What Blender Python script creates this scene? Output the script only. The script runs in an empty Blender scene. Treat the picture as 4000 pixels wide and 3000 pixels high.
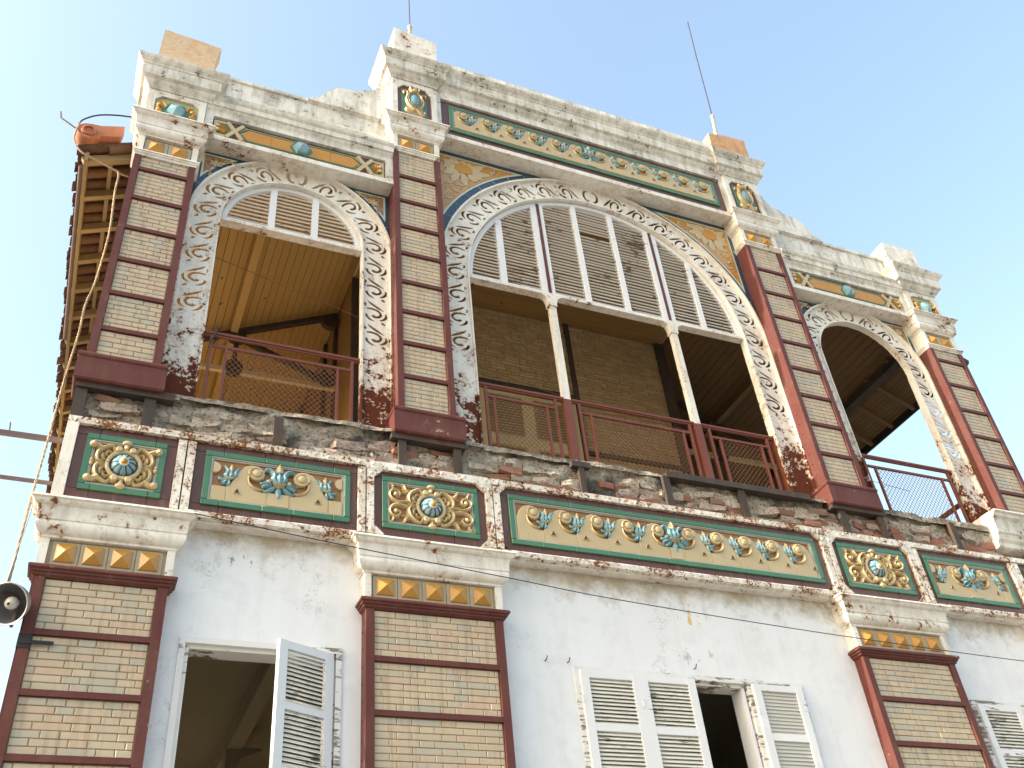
import bpy, bmesh, math, random
from mathutils import Vector, Matrix
from math import sin, cos, pi, radians as R
random.seed(7)
S = bpy.context.scene
COL = S.collection
# ------------------------------------------------------------------ camera
cam = bpy.data.cameras.new('camera'); co = bpy.data.objects.new('camera', cam); COL.objects.link(co)
cr = Vector((0.92012854, -0.38171765, -0.08749343)); cu = Vector((-0.17480293, -0.60025385, 0.78047374)); cf = Vector((0.35043887, 0.70284205, 0.61903606))
M = Matrix((cr, cu, -cf)).transposed().to_4x4(); M.translation = (-4.97944912, -6.88660177, -4.56613074)
co.matrix_world = M
cam.sensor_width = 36; cam.lens = 3800.8464 / 4000 * 36; cam.clip_start = .05; cam.clip_end = 2000
S.camera = co
# ------------------------------------------------------------------ sky, sun, exposure
SUN_EL = R(30); SUN_A = R(2.6)      # sun grazes the facade from the left
tosun = Vector((-cos(SUN_EL) * cos(SUN_A), -cos(SUN_EL) * sin(SUN_A), sin(SUN_EL)))
w = bpy.data.worlds.new('World'); S.world = w; w.use_nodes = True
nt = w.node_tree
sky = nt.nodes.new('ShaderNodeTexSky'); sky.sky_type = 'NISHITA'; sky.sun_disc = False
sky.sun_elevation = SUN_EL; sky.sun_rotation = math.atan2(tosun.x, tosun.y)
sky.air_density = 1.75; sky.dust_density = 5.0; sky.ozone_density = 1.1; sky.altitude = 0
bg = nt.nodes['Background']; bg.inputs[1].default_value = .15
nt.links.new(sky.outputs[0], bg.inputs[0])
sun = bpy.data.lights.new('sun', 'SUN'); sun.energy = 2.8; sun.angle = R(.55); sun.color = (1, .90, .76)
so = bpy.data.objects.new('sun', sun); COL.objects.link(so)
so.rotation_euler = tosun.to_track_quat('Z', 'Y').to_euler(); so.location = (-20, -5, 15)
S.view_settings.view_transform = 'Standard'; S.view_settings.look = 'None'
S.view_settings.exposure = 1.54; S.view_settings.gamma = 1
S.render.engine = 'CYCLES'
S.cycles.max_bounces = 8; S.cycles.diffuse_bounces = 5

# ------------------------------------------------------------------ materials
def srgb(h):
    def f(c): return c / 12.92 if c <= .04045 else ((c + .055) / 1.055) ** 2.4
    return tuple(f(int(h[i:i + 2], 16) / 255) for i in (0, 2, 4)) + (1,)
class NT:
    def __init__(s, name):
        s.m = bpy.data.materials.new(name); s.m.use_nodes = True; s.t = s.m.node_tree
        s.b = s.t.nodes['Principled BSDF']; s.pos = s.n('ShaderNodeNewGeometry').outputs['Position']
    def n(s, ty, **k):
        x = s.t.nodes.new(ty)
        for a, v in k.items(): setattr(x, a, v)
        return x
    def set(s, sock, v):
        if hasattr(v, 'links') or isinstance(v, bpy.types.NodeSocket): s.t.links.new(v, sock)
        else: sock.default_value = v
    def noise(s, scale, detail=5, rough=.6, sc=(1, 1, 1), off=(0, 0, 0), dist=0):
        mp = s.n('ShaderNodeMapping'); s.set(mp.inputs[0], s.pos); mp.inputs[1].default_value = off; mp.inputs[3].default_value = sc
        x = s.n('ShaderNodeTexNoise'); s.set(x.inputs['Vector'], mp.outputs[0])
        x.inputs['Scale'].default_value = scale; x.inputs['Detail'].default_value = detail; x.inputs['Roughness'].default_value = rough; x.inputs['Distortion'].default_value = dist
        return x.outputs[0]
    def math(s, op, a, b=0, c=0, clamp=False):
        x = s.n('ShaderNodeMath', operation=op, use_clamp=clamp); s.set(x.inputs[0], a); s.set(x.inputs[1], b); s.set(x.inputs[2], c); return x.outputs[0]
    def ramp(s, v, a, b):      # smooth step between a and b
        x = s.n('ShaderNodeMapRange', clamp=True); s.set(x.inputs[0], v); x.inputs[1].default_value = a; x.inputs[2].default_value = b; return x.outputs[0]
    def mix(s, f, a, b, mode='MIX'):
        x = s.n('ShaderNodeMix', data_type='RGBA', blend_type=mode); s.set(x.inputs[0], f); s.set(x.inputs[6], a); s.set(x.inputs[7], b); return x.outputs[2]
    def sepz(s):
        x = s.n('ShaderNodeSeparateXYZ'); s.set(x.inputs[0], s.pos); return x.outputs
    def bump(s, h, st, d=.01):
        x = s.n('ShaderNodeBump'); x.inputs['Strength'].default_value = st; x.inputs['Distance'].default_value = d; s.set(x.inputs['Height'], h); s.set(s.b.inputs['Normal'], x.outputs[0]); return x
    def out(s, col, rough=.6, spec=.5, coat=0, metal=0):
        s.set(s.b.inputs['Base Color'], col); s.set(s.b.inputs['Roughness'], rough); s.b.inputs['Specular IOR Level'].default_value = spec
        s.b.inputs['Coat Weight'].default_value = coat; s.b.inputs['Coat Roughness'].default_value = .08; s.b.inputs['Metallic'].default_value = metal
        return s.m
    def rnd(s):
        g = s.n('ShaderNodeNewGeometry').outputs['Random Per Island']; o = s.n('ShaderNodeObjectInfo').outputs['Random']
        return s.math('FRACT', s.math('ADD', s.math('MULTIPLY', g, 7.3), o))

def chipped(name, base, amount=.5, dirt=.3, rustz=None, rough=.55, rust=('2c1710', '8f5a30'), dirtcol='9a8560', scale=9, fleck=0.0, spec=.4, stain='c8955a'):
    """old paint: broad dirt, orange stain round the chips, dark rust in the chips; rustz=(z where it starts, z where it is full, add)"""
    k = NT(name)
    big = k.noise(2.3, 4, .6); fine = k.noise(scale, 9, .68, off=(3, 1, 7)); st = k.noise(7, 6, .65, sc=(1.6, 1.6, .28), off=(9, 2, 1))
    f2 = k.noise(scale * 3.1, 6, .6, off=(1, 8, 2))
    val = k.math('ADD', k.math('MULTIPLY', fine, .62), k.math('MULTIPLY', big, .38))
    if rustz:
        z = k.sepz()[2]; g = k.n('ShaderNodeMapRange', clamp=True); k.set(g.inputs[0], z); g.inputs[1].default_value = rustz[0]; g.inputs[2].default_value = rustz[1]; g.inputs[4].default_value = rustz[2]
        val = k.math('ADD', val, g.outputs[0])
    if fleck: val = k.math('ADD', val, k.math('MULTIPLY', k.math('SUBTRACT', f2, .5), fleck))
    th = .72 - .2 * amount
    m1 = k.ramp(val, th, th + .012); m0 = k.ramp(val, th - .085, th + .01)
    dm = k.math('MULTIPLY', k.ramp(st, .46, .74), dirt); dm2 = k.math('MULTIPLY', k.ramp(big, .42, .7), dirt * .6)
    tint = k.mix(k.math('MULTIPLY', k.noise(31, 3, .5), .10), base, (base[0] * .6, base[1] * .6, base[2] * .55, 1))
    c = k.mix(dm, tint, srgb(dirtcol)); c = k.mix(dm2, c, srgb(dirtcol))
    rc = k.mix(k.noise(24, 5, .7), srgb(rust[0]), srgb(rust[1]))
    c = k.mix(k.math('MULTIPLY', m0, .5), c, k.mix(.35, srgb(rust[1]), srgb(stain))); c = k.mix(m1, c, rc)
    h = k.math('SUBTRACT', k.math('MULTIPLY', fine, .35), m1)
    k.bump(h, .45, .006)
    return k.out(c, k.math('ADD', k.math('MULTIPLY', m1, .35), rough), spec)

MT = {}
white = (.80, .785, .735, 1)
MT['iron_white'] = chipped('chipped_white_iron', white, .50, .42, fleck=.4, scale=13)
MT['iron_white2'] = chipped('rusty_white_flange', white, .85, .6, fleck=.55, scale=17, rust=('2e1a12', 'a0693a'))
MT['iron_arch'] = chipped('white_arch_plate', white, .50, .3, rustz=(2.3, .9, .17), fleck=.25, scale=12, rust=('240b08', '7a3c1c'))
MT['plaster_trim'] = chipped('weathered_white_plaster_trim', (.80, .785, .73, 1), .46, .7, scale=10, fleck=.45, rust=('332f2a', '6f6556'), dirtcol='7f7a6e', stain='a09a8a')
MT['cap_white'] = chipped('weathered_white_capital', (.80, .785, .735, 1), .60, .45, scale=8, fleck=.4, rust=('4c3222', '94643a'), dirtcol='8a806e')
MT['burgundy'] = chipped('burgundy_paint', (.112, .034, .029, 1), .40, .5, rough=.5, spec=.22, rust=('b8b0a0', '7a5a50'), dirtcol='6a4a42', scale=12, fleck=.3, stain='6a4038')
MT['rail'] = chipped('red_brown_rail_paint', (.17, .048, .03, 1), .3, .35, rough=.5, rust=('2a0d08', '7c3a1e'), dirtcol='7c4a36', scale=14)
MT['terminal'] = chipped('terracotta_clay', (.40, .155, .085, 1), .12, .5, rough=.7, rust=('3a2018', '6a3a28'), dirtcol='70402c')
MT['peach_block'] = chipped('peeled_tan_block', (.54, .43, .31, 1), .95, .5, rough=.8, rust=('a87850', 'd8c4a8'), dirtcol='b08a60', scale=5, fleck=.3, stain='d8c0a0')
MT['peach_block2'] = chipped('rust_stained_block', (.54, .35, .20, 1), .95, .8, rough=.75, rust=('7a3f1e', 'd9b890'), dirtcol='9c5a28', scale=5, fleck=.2)
MT['steel_dark'] = chipped('dark_steel', (.05, .042, .038, 1), .7, .6, rough=.8, rust=('4a2c1c', '5e4030'), dirtcol='5a5044', stain='6a5040')

PATCHES = [(.03, -.80, .28, .20, 'd9b780'), (-1.2, -.62, .12, .06, 'd9bd90'), (-4.05, -.74, .18, .08, '8d887c'), (.0, -1.18, .30, .12, 'b9bcc0'), (2.4, -1.0, .5, .3, 'b5b0a6')]
def wall_mat():
    k = NT('white_plaster_wall')
    x, y, z = k.sepz()
    big = k.noise(1.1, 5, .6); n2 = k.noise(5, 8, .68, off=(2, 5, 1)); n3 = k.noise(17, 6, .7, off=(6, 1, 3))
    c = k.mix(k.math('MULTIPLY', k.ramp(n2, .5, .62), .6), (.77, .795, .83, 1), (.68, .71, .75, 1))
    c = k.mix(k.math('MULTIPLY', k.ramp(big, .45, .7), .25), c, (.66, .68, .70, 1))
    c = k.mix(k.math('MULTIPLY', k.ramp(k.noise(4, 7, .65, sc=(2.2, 1, .16), off=(1, 1, 4)), .50, .72), .28), c, (.60, .60, .585, 1))
    band = k.n('ShaderNodeMapRange', clamp=True); k.set(band.inputs[0], z); band.inputs[1].default_value = -.95; band.inputs[2].default_value = -.5; 
    top = k.math('ADD', k.math('MULTIPLY', k.math('SUBTRACT', n2, .52), 2.6), k.math('MULTIPLY', band.outputs[0], 1.05), 0)
    c = k.mix(k.math('MULTIPLY', k.ramp(top, .35, 1.1), .75), c, srgb('a2916f'))
    v = k.math('ADD', k.math('MULTIPLY', n3, .55), k.math('MULTIPLY', n2, .45)); v = k.math('ADD', v, k.math('MULTIPLY', band.outputs[0], .05))
    fl = k.ramp(v, .672, .68); c = k.mix(fl, c, k.mix(k.noise(9, 3), srgb('8a8478'), srgb('cdb88c')))
    for (px_, pz_, rx_, rz_, hue) in PATCHES:
        dx_ = k.math('DIVIDE', k.math('SUBTRACT', x, px_), rx_); dz_ = k.math('DIVIDE', k.math('SUBTRACT', z, pz_), rz_)
        d2 = k.math('ADD', k.math('MULTIPLY', dx_, dx_), k.math('MULTIPLY', dz_, dz_)); nn_ = k.noise(13, 8, .72, sc=(1, 1, .6), off=(px_, 0, pz_))
        c = k.mix(k.ramp(k.math('SUBTRACT', k.math('MULTIPLY', nn_, 1.9), k.math('MULTIPLY', d2, .22)), 1.02, 1.05), c, srgb(hue))
    vo = k.n('ShaderNodeTexVoronoi', feature='DISTANCE_TO_EDGE'); mp = k.n('ShaderNodeMapping'); k.set(mp.inputs[0], k.pos); mp.inputs[3].default_value = (1, 1, .6)
    vm = k.n('ShaderNodeMix', data_type='VECTOR'); 
    ad = k.n('ShaderNodeVectorMath', operation='ADD'); k.set(ad.inputs[0], mp.outputs[0]); cmb = k.n('ShaderNodeCombineXYZ')
    k.set(cmb.inputs[0], k.noise(4, 6, .7)); k.set(cmb.inputs[2], k.noise(4, 6, .7, off=(5, 5, 5))); k.set(ad.inputs[1], cmb.outputs[0]); k.set(vo.inputs['Vector'], ad.outputs[0]); vo.inputs['Scale'].default_value = .8
    ck = k.math('MULTIPLY', k.ramp(vo.outputs['Distance'], .0035, .0012), k.ramp(k.noise(1.3, 3, .5, off=(4, 4, 8)), .50, .58))
    c = k.mix(k.math('MULTIPLY', ck, .7), c, srgb('5c5850'))
    k.bump(k.math('SUBTRACT', k.math('MULTIPLY', n2, .5), k.math('ADD', fl, ck)), .35, .008)
    return k.out(c, .75, .3)
MT['wall'] = wall_mat()

def brick_mat(name, cols, rough=.3, spec=.5, dirt=.5, coat=.15):
    k = NT(name); r = k.rnd(); cr_ = k.n('ShaderNodeValToRGB'); k.set(cr_.inputs[0], r); e = cr_.color_ramp; e.interpolation = 'CONSTANT'
    e.elements[0].color = cols[0]; e.elements[0].position = 0; e.elements[1].color = cols[1]; e.elements[1].position = 1 / len(cols)
    for i, c in enumerate(cols[2:]): q = e.elements.new((i + 2) / len(cols)); q.color = c
    n = k.noise(13, 5, .6); st = k.noise(11, 4, .6, sc=(2.2, 2.2, .2))
    c = k.mix(k.math('MULTIPLY', n, .22), cr_.outputs[0], (.25, .2, .14, 1)); c = k.mix(k.math('MULTIPLY', k.ramp(st, .5, .75), dirt), c, srgb('7a664a'))
    fl = k.ramp(k.noise(34, 5, .65), .73, .75); c = k.mix(fl, c, (.7, .68, .6, 1))
    k.bump(k.math('ADD', k.noise(5, 2, .5), k.math('MULTIPLY', k.noise(60, 3, .5), .12)), .12, .01)
    return k.out(c, k.math('ADD', rough, k.math('MULTIPLY', n, .25)), spec, coat)
MT['brick'] = brick_mat('cream_glazed_brick', [(.54, .44, .305, 1), (.51, .425, .30, 1), (.56, .465, .32, 1), (.47, .42, .32, 1), (.52, .43, .30, 1), (.455, .42, .33, 1), (.54, .41, .29, 1), (.50, .425, .305, 1), (.56, .45, .31, 1)])
MT['mortar'] = chipped('mortar', (.43, .34, .23, 1), .2, .4, rough=.9, rust=('4a3826', '6c5236'), dirtcol='5c4630', spec=.1)
MT['inner_brick'] = brick_mat('ochre_painted_brick', [(.52, .38, .21, 1), (.48, .35, .19, 1), (.55, .41, .23, 1), (.46, .33, .18, 1), (.50, .35, .18, 1)], .7, .25, .3, 0)
MT['red_brick'] = brick_mat('broken_red_brick', [(.30, .13, .095, 1), (.26, .12, .09, 1), (.34, .18, .14, 1), (.25, .15, .12, 1)], .9, .1, .8, 0)
def stone_mat(name, a, b, c3):
    k = NT(name); n = k.noise(7, 9, .72); n2 = k.noise(30, 8, .7); n3 = k.noise(2.2, 5, .6, off=(3, 3, 3))
    c = k.mix(k.ramp(n, .38, .62), a, b); c = k.mix(k.ramp(n3, .5, .62), c, c3); c = k.mix(k.math('MULTIPLY', k.ramp(n2, .52, .62), .8), c, (.07, .06, .05, 1))
    c = k.mix(k.math('MULTIPLY', k.ramp(k.noise(4.5, 8, .75, off=(8, 8, 2)), .60, .63), .85), c, (.72, .69, .62, 1))
    k.bump(k.math('ADD', n2, n), 1.0, .03); return k.out(c, .95, .1)
MT['rubble'] = stone_mat('rubble_and_old_mortar', (.34, .30, .25, 1), (.54, .49, .41, 1), (.13, .115, .10, 1))
MT['stone'] = stone_mat('broken_stone', (.47, .39, .33, 1), (.58, .52, .42, 1), (.40, .31, .27, 1))

def glaze(name, col, var=.25, rough=.16, dark=None, streak=.25):
    k = NT(name); n = k.noise(6, 4, .6); r = k.rnd(); dk = dark or (col[0] * .45, col[1] * .5, col[2] * .5, 1)
    c = k.mix(k.math('MULTIPLY', k.ramp(n, .35, .7), var), col, dk); c = k.mix(k.math('MULTIPLY', r, var), c, dk)
    st = k.noise(14, 6, .65, sc=(1.5, 1.5, .22)); c = k.mix(k.math('MULTIPLY', k.ramp(st, .55, .75), streak), c, srgb('8a7a62'))
    fl = k.ramp(k.noise(26, 6, .65, off=(7, 3, 1)), .735, .75); c = k.mix(fl, c, (.6, .58, .5, 1))
    k.bump(k.noise(9, 3, .5), .12, .01)
    return k.out(c, k.math('ADD', rough, k.math('MULTIPLY', n, .12)), .5, .08)
MT['g_green'] = glaze('green_glaze', (.07, .20, .105, 1), .4, dark=(.04, .14, .085, 1))
MT['g_purple'] = glaze('purple_brown_glaze', (.13, .046, .028, 1), .5, .32, dark=(.075, .034, .028, 1), streak=.35)
MT['g_cream'] = glaze('cream_glaze', (.54, .435, .25, 1), .3, .32, dark=(.42, .32, .16, 1))
MT['g_tan'] = glaze('ochre_ground_glaze', (.36, .17, .045, 1), .5, .35, dark=(.22, .10, .03, 1))
MT['g_grey'] = glaze('grey_white_glaze', (.50, .49, .43, 1), .3, .25)
MT['g_blue'] = glaze('turquoise_glaze', (.27, .44, .48, 1), .7, .16, dark=(.09, .25, .33, 1), streak=.1)
MT['g_dblue'] = glaze('dark_turquoise_glaze', (.08, .26, .37, 1), .5, .12, dark=(.03, .14, .24, 1), streak=.1)
MT['g_maroon'] = glaze('maroon_glaze', (.10, .025, .035, 1), .2, .2)
MT['g_gold'] = glaze('amber_glaze', (.52, .27, .045, 1), .4, .16, dark=(.36, .16, .02, 1), streak=.12)
MT['g_orange'] = glaze('orange_glaze', (.52, .25, .018, 1), .35, .28, dark=(.42, .17, .015, 1), streak=.1)
MT['g_navy'] = glaze('navy_blue_glaze', (.028, .075, .125, 1), .35, .2)
MT['g_lime'] = glaze('pale_olive_glaze', (.40, .40, .20, 1), .35, .22, dark=(.22, .28, .15, 1))
MT['g_beige'] = glaze('beige_tile_glaze', (.42, .36, .235, 1), .3, .3, dark=(.30, .25, .15, 1))
MT['g_line'] = glaze('pale_line_glaze', (.62, .66, .58, 1), .15, .25)
def boards_mat(name, col, dark):
    k = NT(name); r = k.rnd(); n = k.noise(5, 6, .6, sc=(3, .5, 1)); sp = k.noise(6, 7, .7, off=(4, 4, 4))
    c = k.mix(k.math('ADD', k.math('MULTIPLY', r, .25), k.math('MULTIPLY', n, .3)), col, dark); c = k.mix(k.ramp(sp, .665, .68), c, (.12, .07, .03, 1))
    k.bump(n, .2, .01); return k.out(c, .6, .3)
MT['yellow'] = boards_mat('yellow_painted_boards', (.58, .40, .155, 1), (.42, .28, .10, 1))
MT['brown_shade_boards'] = boards_mat('brown_boards_with_shade', (.22, .135, .065, 1), (.13, .08, .04, 1))  # brown boards; the colour also holds the shade of the right gallery
MT['eave_wood'] = boards_mat('eave_timber', (.27, .20, .11, 1), (.17, .12, .06, 1))
MT['ceiling_brown'] = boards_mat('dim_ochre_boards', (.34, .215, .08, 1), (.24, .145, .05, 1))
MT['cream_wood'] = boards_mat('cream_painted_timber', (.64, .53, .32, 1), (.48, .36, .18, 1))
MT['tile'] = brick_mat('clay_roof_tile', [(.11, .052, .036, 1), (.09, .043, .032, 1), (.13, .065, .042, 1), (.075, .038, .03, 1)], .8, .2, .5, 0)
def slat_mat(name, col, amt, col2=('4a4034', '8a8478')):
    k = NT(name); n = k.noise(12, 8, .7, sc=(.55, 1, 3.2)); big = k.noise(2.1, 3, .5, off=(2, 2, 9)); v = k.math('ADD', k.math('MULTIPLY', n, .6), k.math('MULTIPLY', big, .4)); th = .66 - .2 * amt
    m = k.ramp(v, th, th + .015); c = k.mix(m, col, k.mix(k.noise(20, 4), srgb(col2[0]), srgb(col2[1]))); c = k.mix(k.math('MULTIPLY', k.noise(5, 4), .25), c, (.55, .5, .4, 1))
    k.bump(k.math('SUBTRACT', 0, m), .5, .006); return k.out(c, .6, .3)
MT['slat'] = slat_mat('flaking_white_slat', (.86, .86, .82, 1), .46)
MT['slat2'] = slat_mat('painted_shutter_slat', (.74, .735, .68, 1), .40)
MT['slat_grey'] = slat_mat('grey_shutter_slat', (.52, .52, .49, 1), .1)
MT['wood_white'] = slat_mat('white_shutter_frame', (.76, .79, .84, 1), .18)
MT['wood_old'] = slat_mat('flaking_white_window_frame', (.74, .75, .76, 1), .62)
def plain(name, col, rough=.6, metal=0, spec=.4):
    k = NT(name); n = k.noise(15, 4, .6); c = k.mix(k.math('MULTIPLY', n, .35), col, (col[0] * .5, col[1] * .5, col[2] * .5, 1)); k.bump(n, .1, .005); return k.out(c, rough, spec, 0, metal)
MT['rope'] = plain('beige_rope', (.38, .28, .18, 1), .9)
MT['cable'] = plain('dark_cable', (.035, .035, .07, 1), .5)
MT['wire'] = plain('rusty_wire', (.22, .11, .06, 1), .7)
MT['room'] = plain('room_plaster', (.36, .315, .22, 1), .9)
MT['floor'] = plain('veranda_floor', (.34, .26, .18, 1), .8)
MT['pole'] = plain('painted_pole', (.16, .11, .10, 1), .6)
MT['lamp_metal'] = plain('aluminium_reflector', (.42, .42, .42, 1), .4, .7)
MT['lamp_in'] = plain('reflector_inside', (.22, .23, .25, 1), .35, .3)
MT['bulb'] = plain('frosted_bulb', (.6, .6, .58, 1), .25)
MT['black'] = plain('black_rubber', (.02, .02, .02, 1), .6)
MT['gasket'] = plain('dark_joint', (.03, .026, .022, 1), .9)
def ground_mat():
    k = NT('sandy_ground'); n = k.noise(.6, 8, .65); n2 = k.noise(9, 6, .6); c = k.mix(n, (.14, .135, .13, 1), (.20, .195, .185, 1)); c = k.mix(k.math('MULTIPLY', n2, .4), c, (.22, .17, .12, 1)); k.bump(n2, .4, .03); return k.out(c, .95, .2)
MT['ground'] = ground_mat()

# ------------------------------------------------------------------ mesh helpers
class MB:
    def __init__(s): s.v = []; s.f = []; s.mi = []; s.cur = 0
    def add(s, vs, fs):
        o = len(s.v); s.v += [tuple(q) for q in vs]; s.f += [tuple(i + o for i in q) for q in fs]; s.mi += [s.cur] * len(fs); return s
    def box(s, x0, x1, y0, y1, z0, z1):
        return s.add([(x0, y0, z0), (x1, y0, z0), (x1, y1, z0), (x0, y1, z0), (x0, y0, z1), (x1, y0, z1), (x1, y1, z1), (x0, y1, z1)],
                     [(0, 3, 2, 1), (4, 5, 6, 7), (0, 1, 5, 4), (1, 2, 6, 5), (2, 3, 7, 6), (3, 0, 4, 7)])
    def cbox(s, x0, x1, y0, y1, z0, z1, c):      # box with its front (y0) edges chamfered
        a = [(x0, y1, z0), (x1, y1, z0), (x1, y1, z1), (x0, y1, z1), (x0, y0 + c, z0), (x1, y0 + c, z0), (x1, y0 + c, z1), (x0, y0 + c, z1), (x0 + c, y0, z0 + c), (x1 - c, y0, z0 + c), (x1 - c, y0, z1 - c), (x0 + c, y0, z1 - c)]
        f = [(0, 1, 2, 3), (8, 9, 10, 11)[::1]]
        for i in range(4):
            j = (i + 1) % 4; f += [(j, i, i + 4, j + 4), (j + 4, i + 4, i + 8, j + 8)]
        return s.add(a, f)
    def beam(s, a, b, w, h, up=(0, 0, 1)):
        a, b = Vector(a), Vector(b); d = (b - a).normalized(); u = Vector(up); sd = d.cross(u)
        if sd.length < 1e-4: sd = d.cross(Vector((0, 1, 0)))
        sd.normalize(); u = sd.cross(d); vs = []
        for p in (a, b):
            for i, j in ((-1, -1), (1, -1), (1, 1), (-1, 1)): vs.append(p + sd * i * w / 2 + u * j * h / 2)
        return s.add(vs, [(0, 1, 2, 3), (7, 6, 5, 4), (0, 4, 5, 1), (1, 5, 6, 2), (2, 6, 7, 3), (3, 7, 4, 0)])
    def prism(s, poly, y0, y1):                   # poly in xz, y0 front
        n = len(poly); vs = [(x, y0, z) for x, z in poly] + [(x, y1, z) for x, z in poly]
        return s.add(vs, [tuple(range(n)), tuple(range(2 * n - 1, n - 1, -1))] + [(i, i + n, (i + 1) % n + n, (i + 1) % n) for i in range(n)])
    def tube(s, pts, r, n=6, cap=True):
        pts = [Vector(p) for p in pts]; vs = []; up = Vector((.13, .22, 1)).normalized()
        for i, p in enumerate(pts):
            d = (pts[min(i + 1, len(pts) - 1)] - pts[max(i - 1, 0)]).normalized(); a = d.cross(up)
            if a.length < .05: a = d.cross(Vector((1, 0, 0)))
            a.normalize(); b = d.cross(a); rr = r[i] if isinstance(r, (list, tuple)) else r
            for j in range(n): vs.append(p + (a * cos(2 * pi * j / n) + b * sin(2 * pi * j / n)) * rr)
        fs = [(i * n + j, i * n + (j + 1) % n, (i + 1) * n + (j + 1) % n, (i + 1) * n + j) for i in range(len(pts) - 1) for j in range(n)]
        if cap: fs += [tuple(range(n))[::-1], tuple(range((len(pts) - 1) * n, len(pts) * n))]
        return s.add(vs, fs)
    def lathe_y(s, x, z, prof, n=16, sx=1, sz=1):          # prof [(radius, y)] front last
        vs = [(x + r * cos(2 * pi * j / n) * sx, y, z + r * sin(2 * pi * j / n) * sz) for r, y in prof for j in range(n)]
        fs = [(i * n + j, i * n + (j + 1) % n, (i + 1) * n + (j + 1) % n, (i + 1) * n + j) for i in range(len(prof) - 1) for j in range(n)]
        fs += [tuple(range((len(prof) - 1) * n, len(prof) * n)), tuple(range(n))[::-1]]
        return s.add(vs, fs)
    def pyramid(s, x0, x1, z0, z1, y, h):
        cx, cz = (x0 + x1) / 2, (z0 + z1) / 2; m = .008
        return s.add([(x0, y, z0), (x1, y, z0), (x1, y, z1), (x0, y, z1), (x0, y - m, z0), (x1, y - m, z0), (x1, y - m, z1), (x0, y - m, z1), (cx, y - h, cz)],
                     [(0, 3, 2, 1), (0, 1, 5, 4), (1, 2, 6, 5), (2, 3, 7, 6), (3, 0, 4, 7), (4, 5, 8), (5, 6, 8), (6, 7, 8), (7, 4, 8)])
    def ell(s, c, r, n=8, m=5):
        vs = [(c[0], c[1], c[2] - r[2])]
        for i in range(1, m):
            a = -pi / 2 + pi * i / m
            for j in range(n): vs.append((c[0] + r[0] * cos(a) * cos(2 * pi * j / n), c[1] + r[1] * cos(a) * sin(2 * pi * j / n), c[2] + r[2] * sin(a)))
        vs.append((c[0], c[1], c[2] + r[2])); L = len(vs) - 1
        fs = [(0, 1 + (j + 1) % n, 1 + j) for j in range(n)] + [(L, L - n + j, L - n + (j + 1) % n) for j in range(n)]
        fs += [(1 + i * n + j, 1 + i * n + (j + 1) % n, 1 + (i + 1) * n + (j + 1) % n, 1 + (i + 1) * n + j) for i in range(m - 2) for j in range(n)]
        return s.add(vs, fs)
    def stroke(s, pts, ws, y, h, n=5, smooth=True):        # raised, tapered relief ridge lying on plane y
        P, W = (catmull(pts, ws) if smooth else (pts, ws)); vs = []
        H = h if isinstance(h, (list, tuple)) else None
        for i, (x, z) in enumerate(P):
            a = P[max(i - 1, 0)]; b = P[min(i + 1, len(P) - 1)]; dx, dz = b[0] - a[0], b[1] - a[1]; l = math.hypot(dx, dz) or 1; nx, nz = -dz / l, dx / l; w_ = W[i] / 2
            hh = (h if not H else H[0] + (H[1] - H[0]) * i / (len(P) - 1)) * min(1, .35 + w_ / (max(W) / 2) * .65)
            for j in range(n):
                t = pi * j / (n - 1); vs.append((x + nx * w_ * cos(t), y - hh * sin(t), z + nz * w_ * cos(t)))
        k = len(P); fs = [(i * n + j, i * n + j + 1, (i + 1) * n + j + 1, (i + 1) * n + j) for i in range(k - 1) for j in range(n - 1)]
        fs += [tuple(range(n)), tuple(range((k - 1) * n, k * n))[::-1]]
        return s.add(vs, fs)
    def sweep(s, prof, x0, x1, yf, yb, l=True, r=True, caps=True, wob=0):  # moulding; prof [(projection, z)] top to bottom or reverse
        rows = []
        for p, z in prof:
            row = []
            if l: row += [(x0 - p, yb, z), (x0 - p, yf - p, z)]
            else: row += [(x0, yf - p, z)]
            n_ = max(1, int((x1 - x0) / .35)) if wob else 1
            for i in range(1, n_): row.append((x0 + (x1 - x0) * i / n_, yf - p, z))
            if r: row += [(x1 + p, yf - p, z), (x1 + p, yb, z)]
            else: row += [(x1, yf - p, z)]
            rows.append(row)
        if wob:
            off = [(random.uniform(-wob, wob), random.uniform(-wob, wob)) for _ in rows[0]]
            rows = [[(a, b + off[i][0], c + off[i][1]) for i, (a, b, c) in enumerate(q)] for q in rows]
        n = len(rows[0]); vs = [q for row in rows for q in row]
        fs = [(i * n + j, i * n + j + 1, (i + 1) * n + j + 1, (i + 1) * n + j) for i in range(len(rows) - 1) for j in range(n - 1)]
        s.add(vs, fs)
        if caps:
            for q in (0, len(rows) - 1):
                row = rows[q]; lo = (row[0][0], yb + .0, row[0][2]); hi = (row[-1][0], yb, row[-1][2])
                pts = ([] if l else [lo]) + row + ([] if r else [hi]); s.add(pts, [tuple(range(len(pts)))])
            if not l: s.add([(x0, yb, prof[0][1])] + [(x0, yf - p, z) for p, z in prof] + [(x0, yb, prof[-1][1])], [tuple(range(len(prof) + 2))])
            if not r: s.add([(x1, yb, prof[0][1])] + [(x1, yf - p, z) for p, z in prof] + [(x1, yb, prof[-1][1])], [tuple(range(len(prof) + 2))])
        return s
    def mirror(s):
        s.v = [(-x, y, z) for x, y, z in s.v]; s.f = [f[::-1] for f in s.f]; return s
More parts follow.
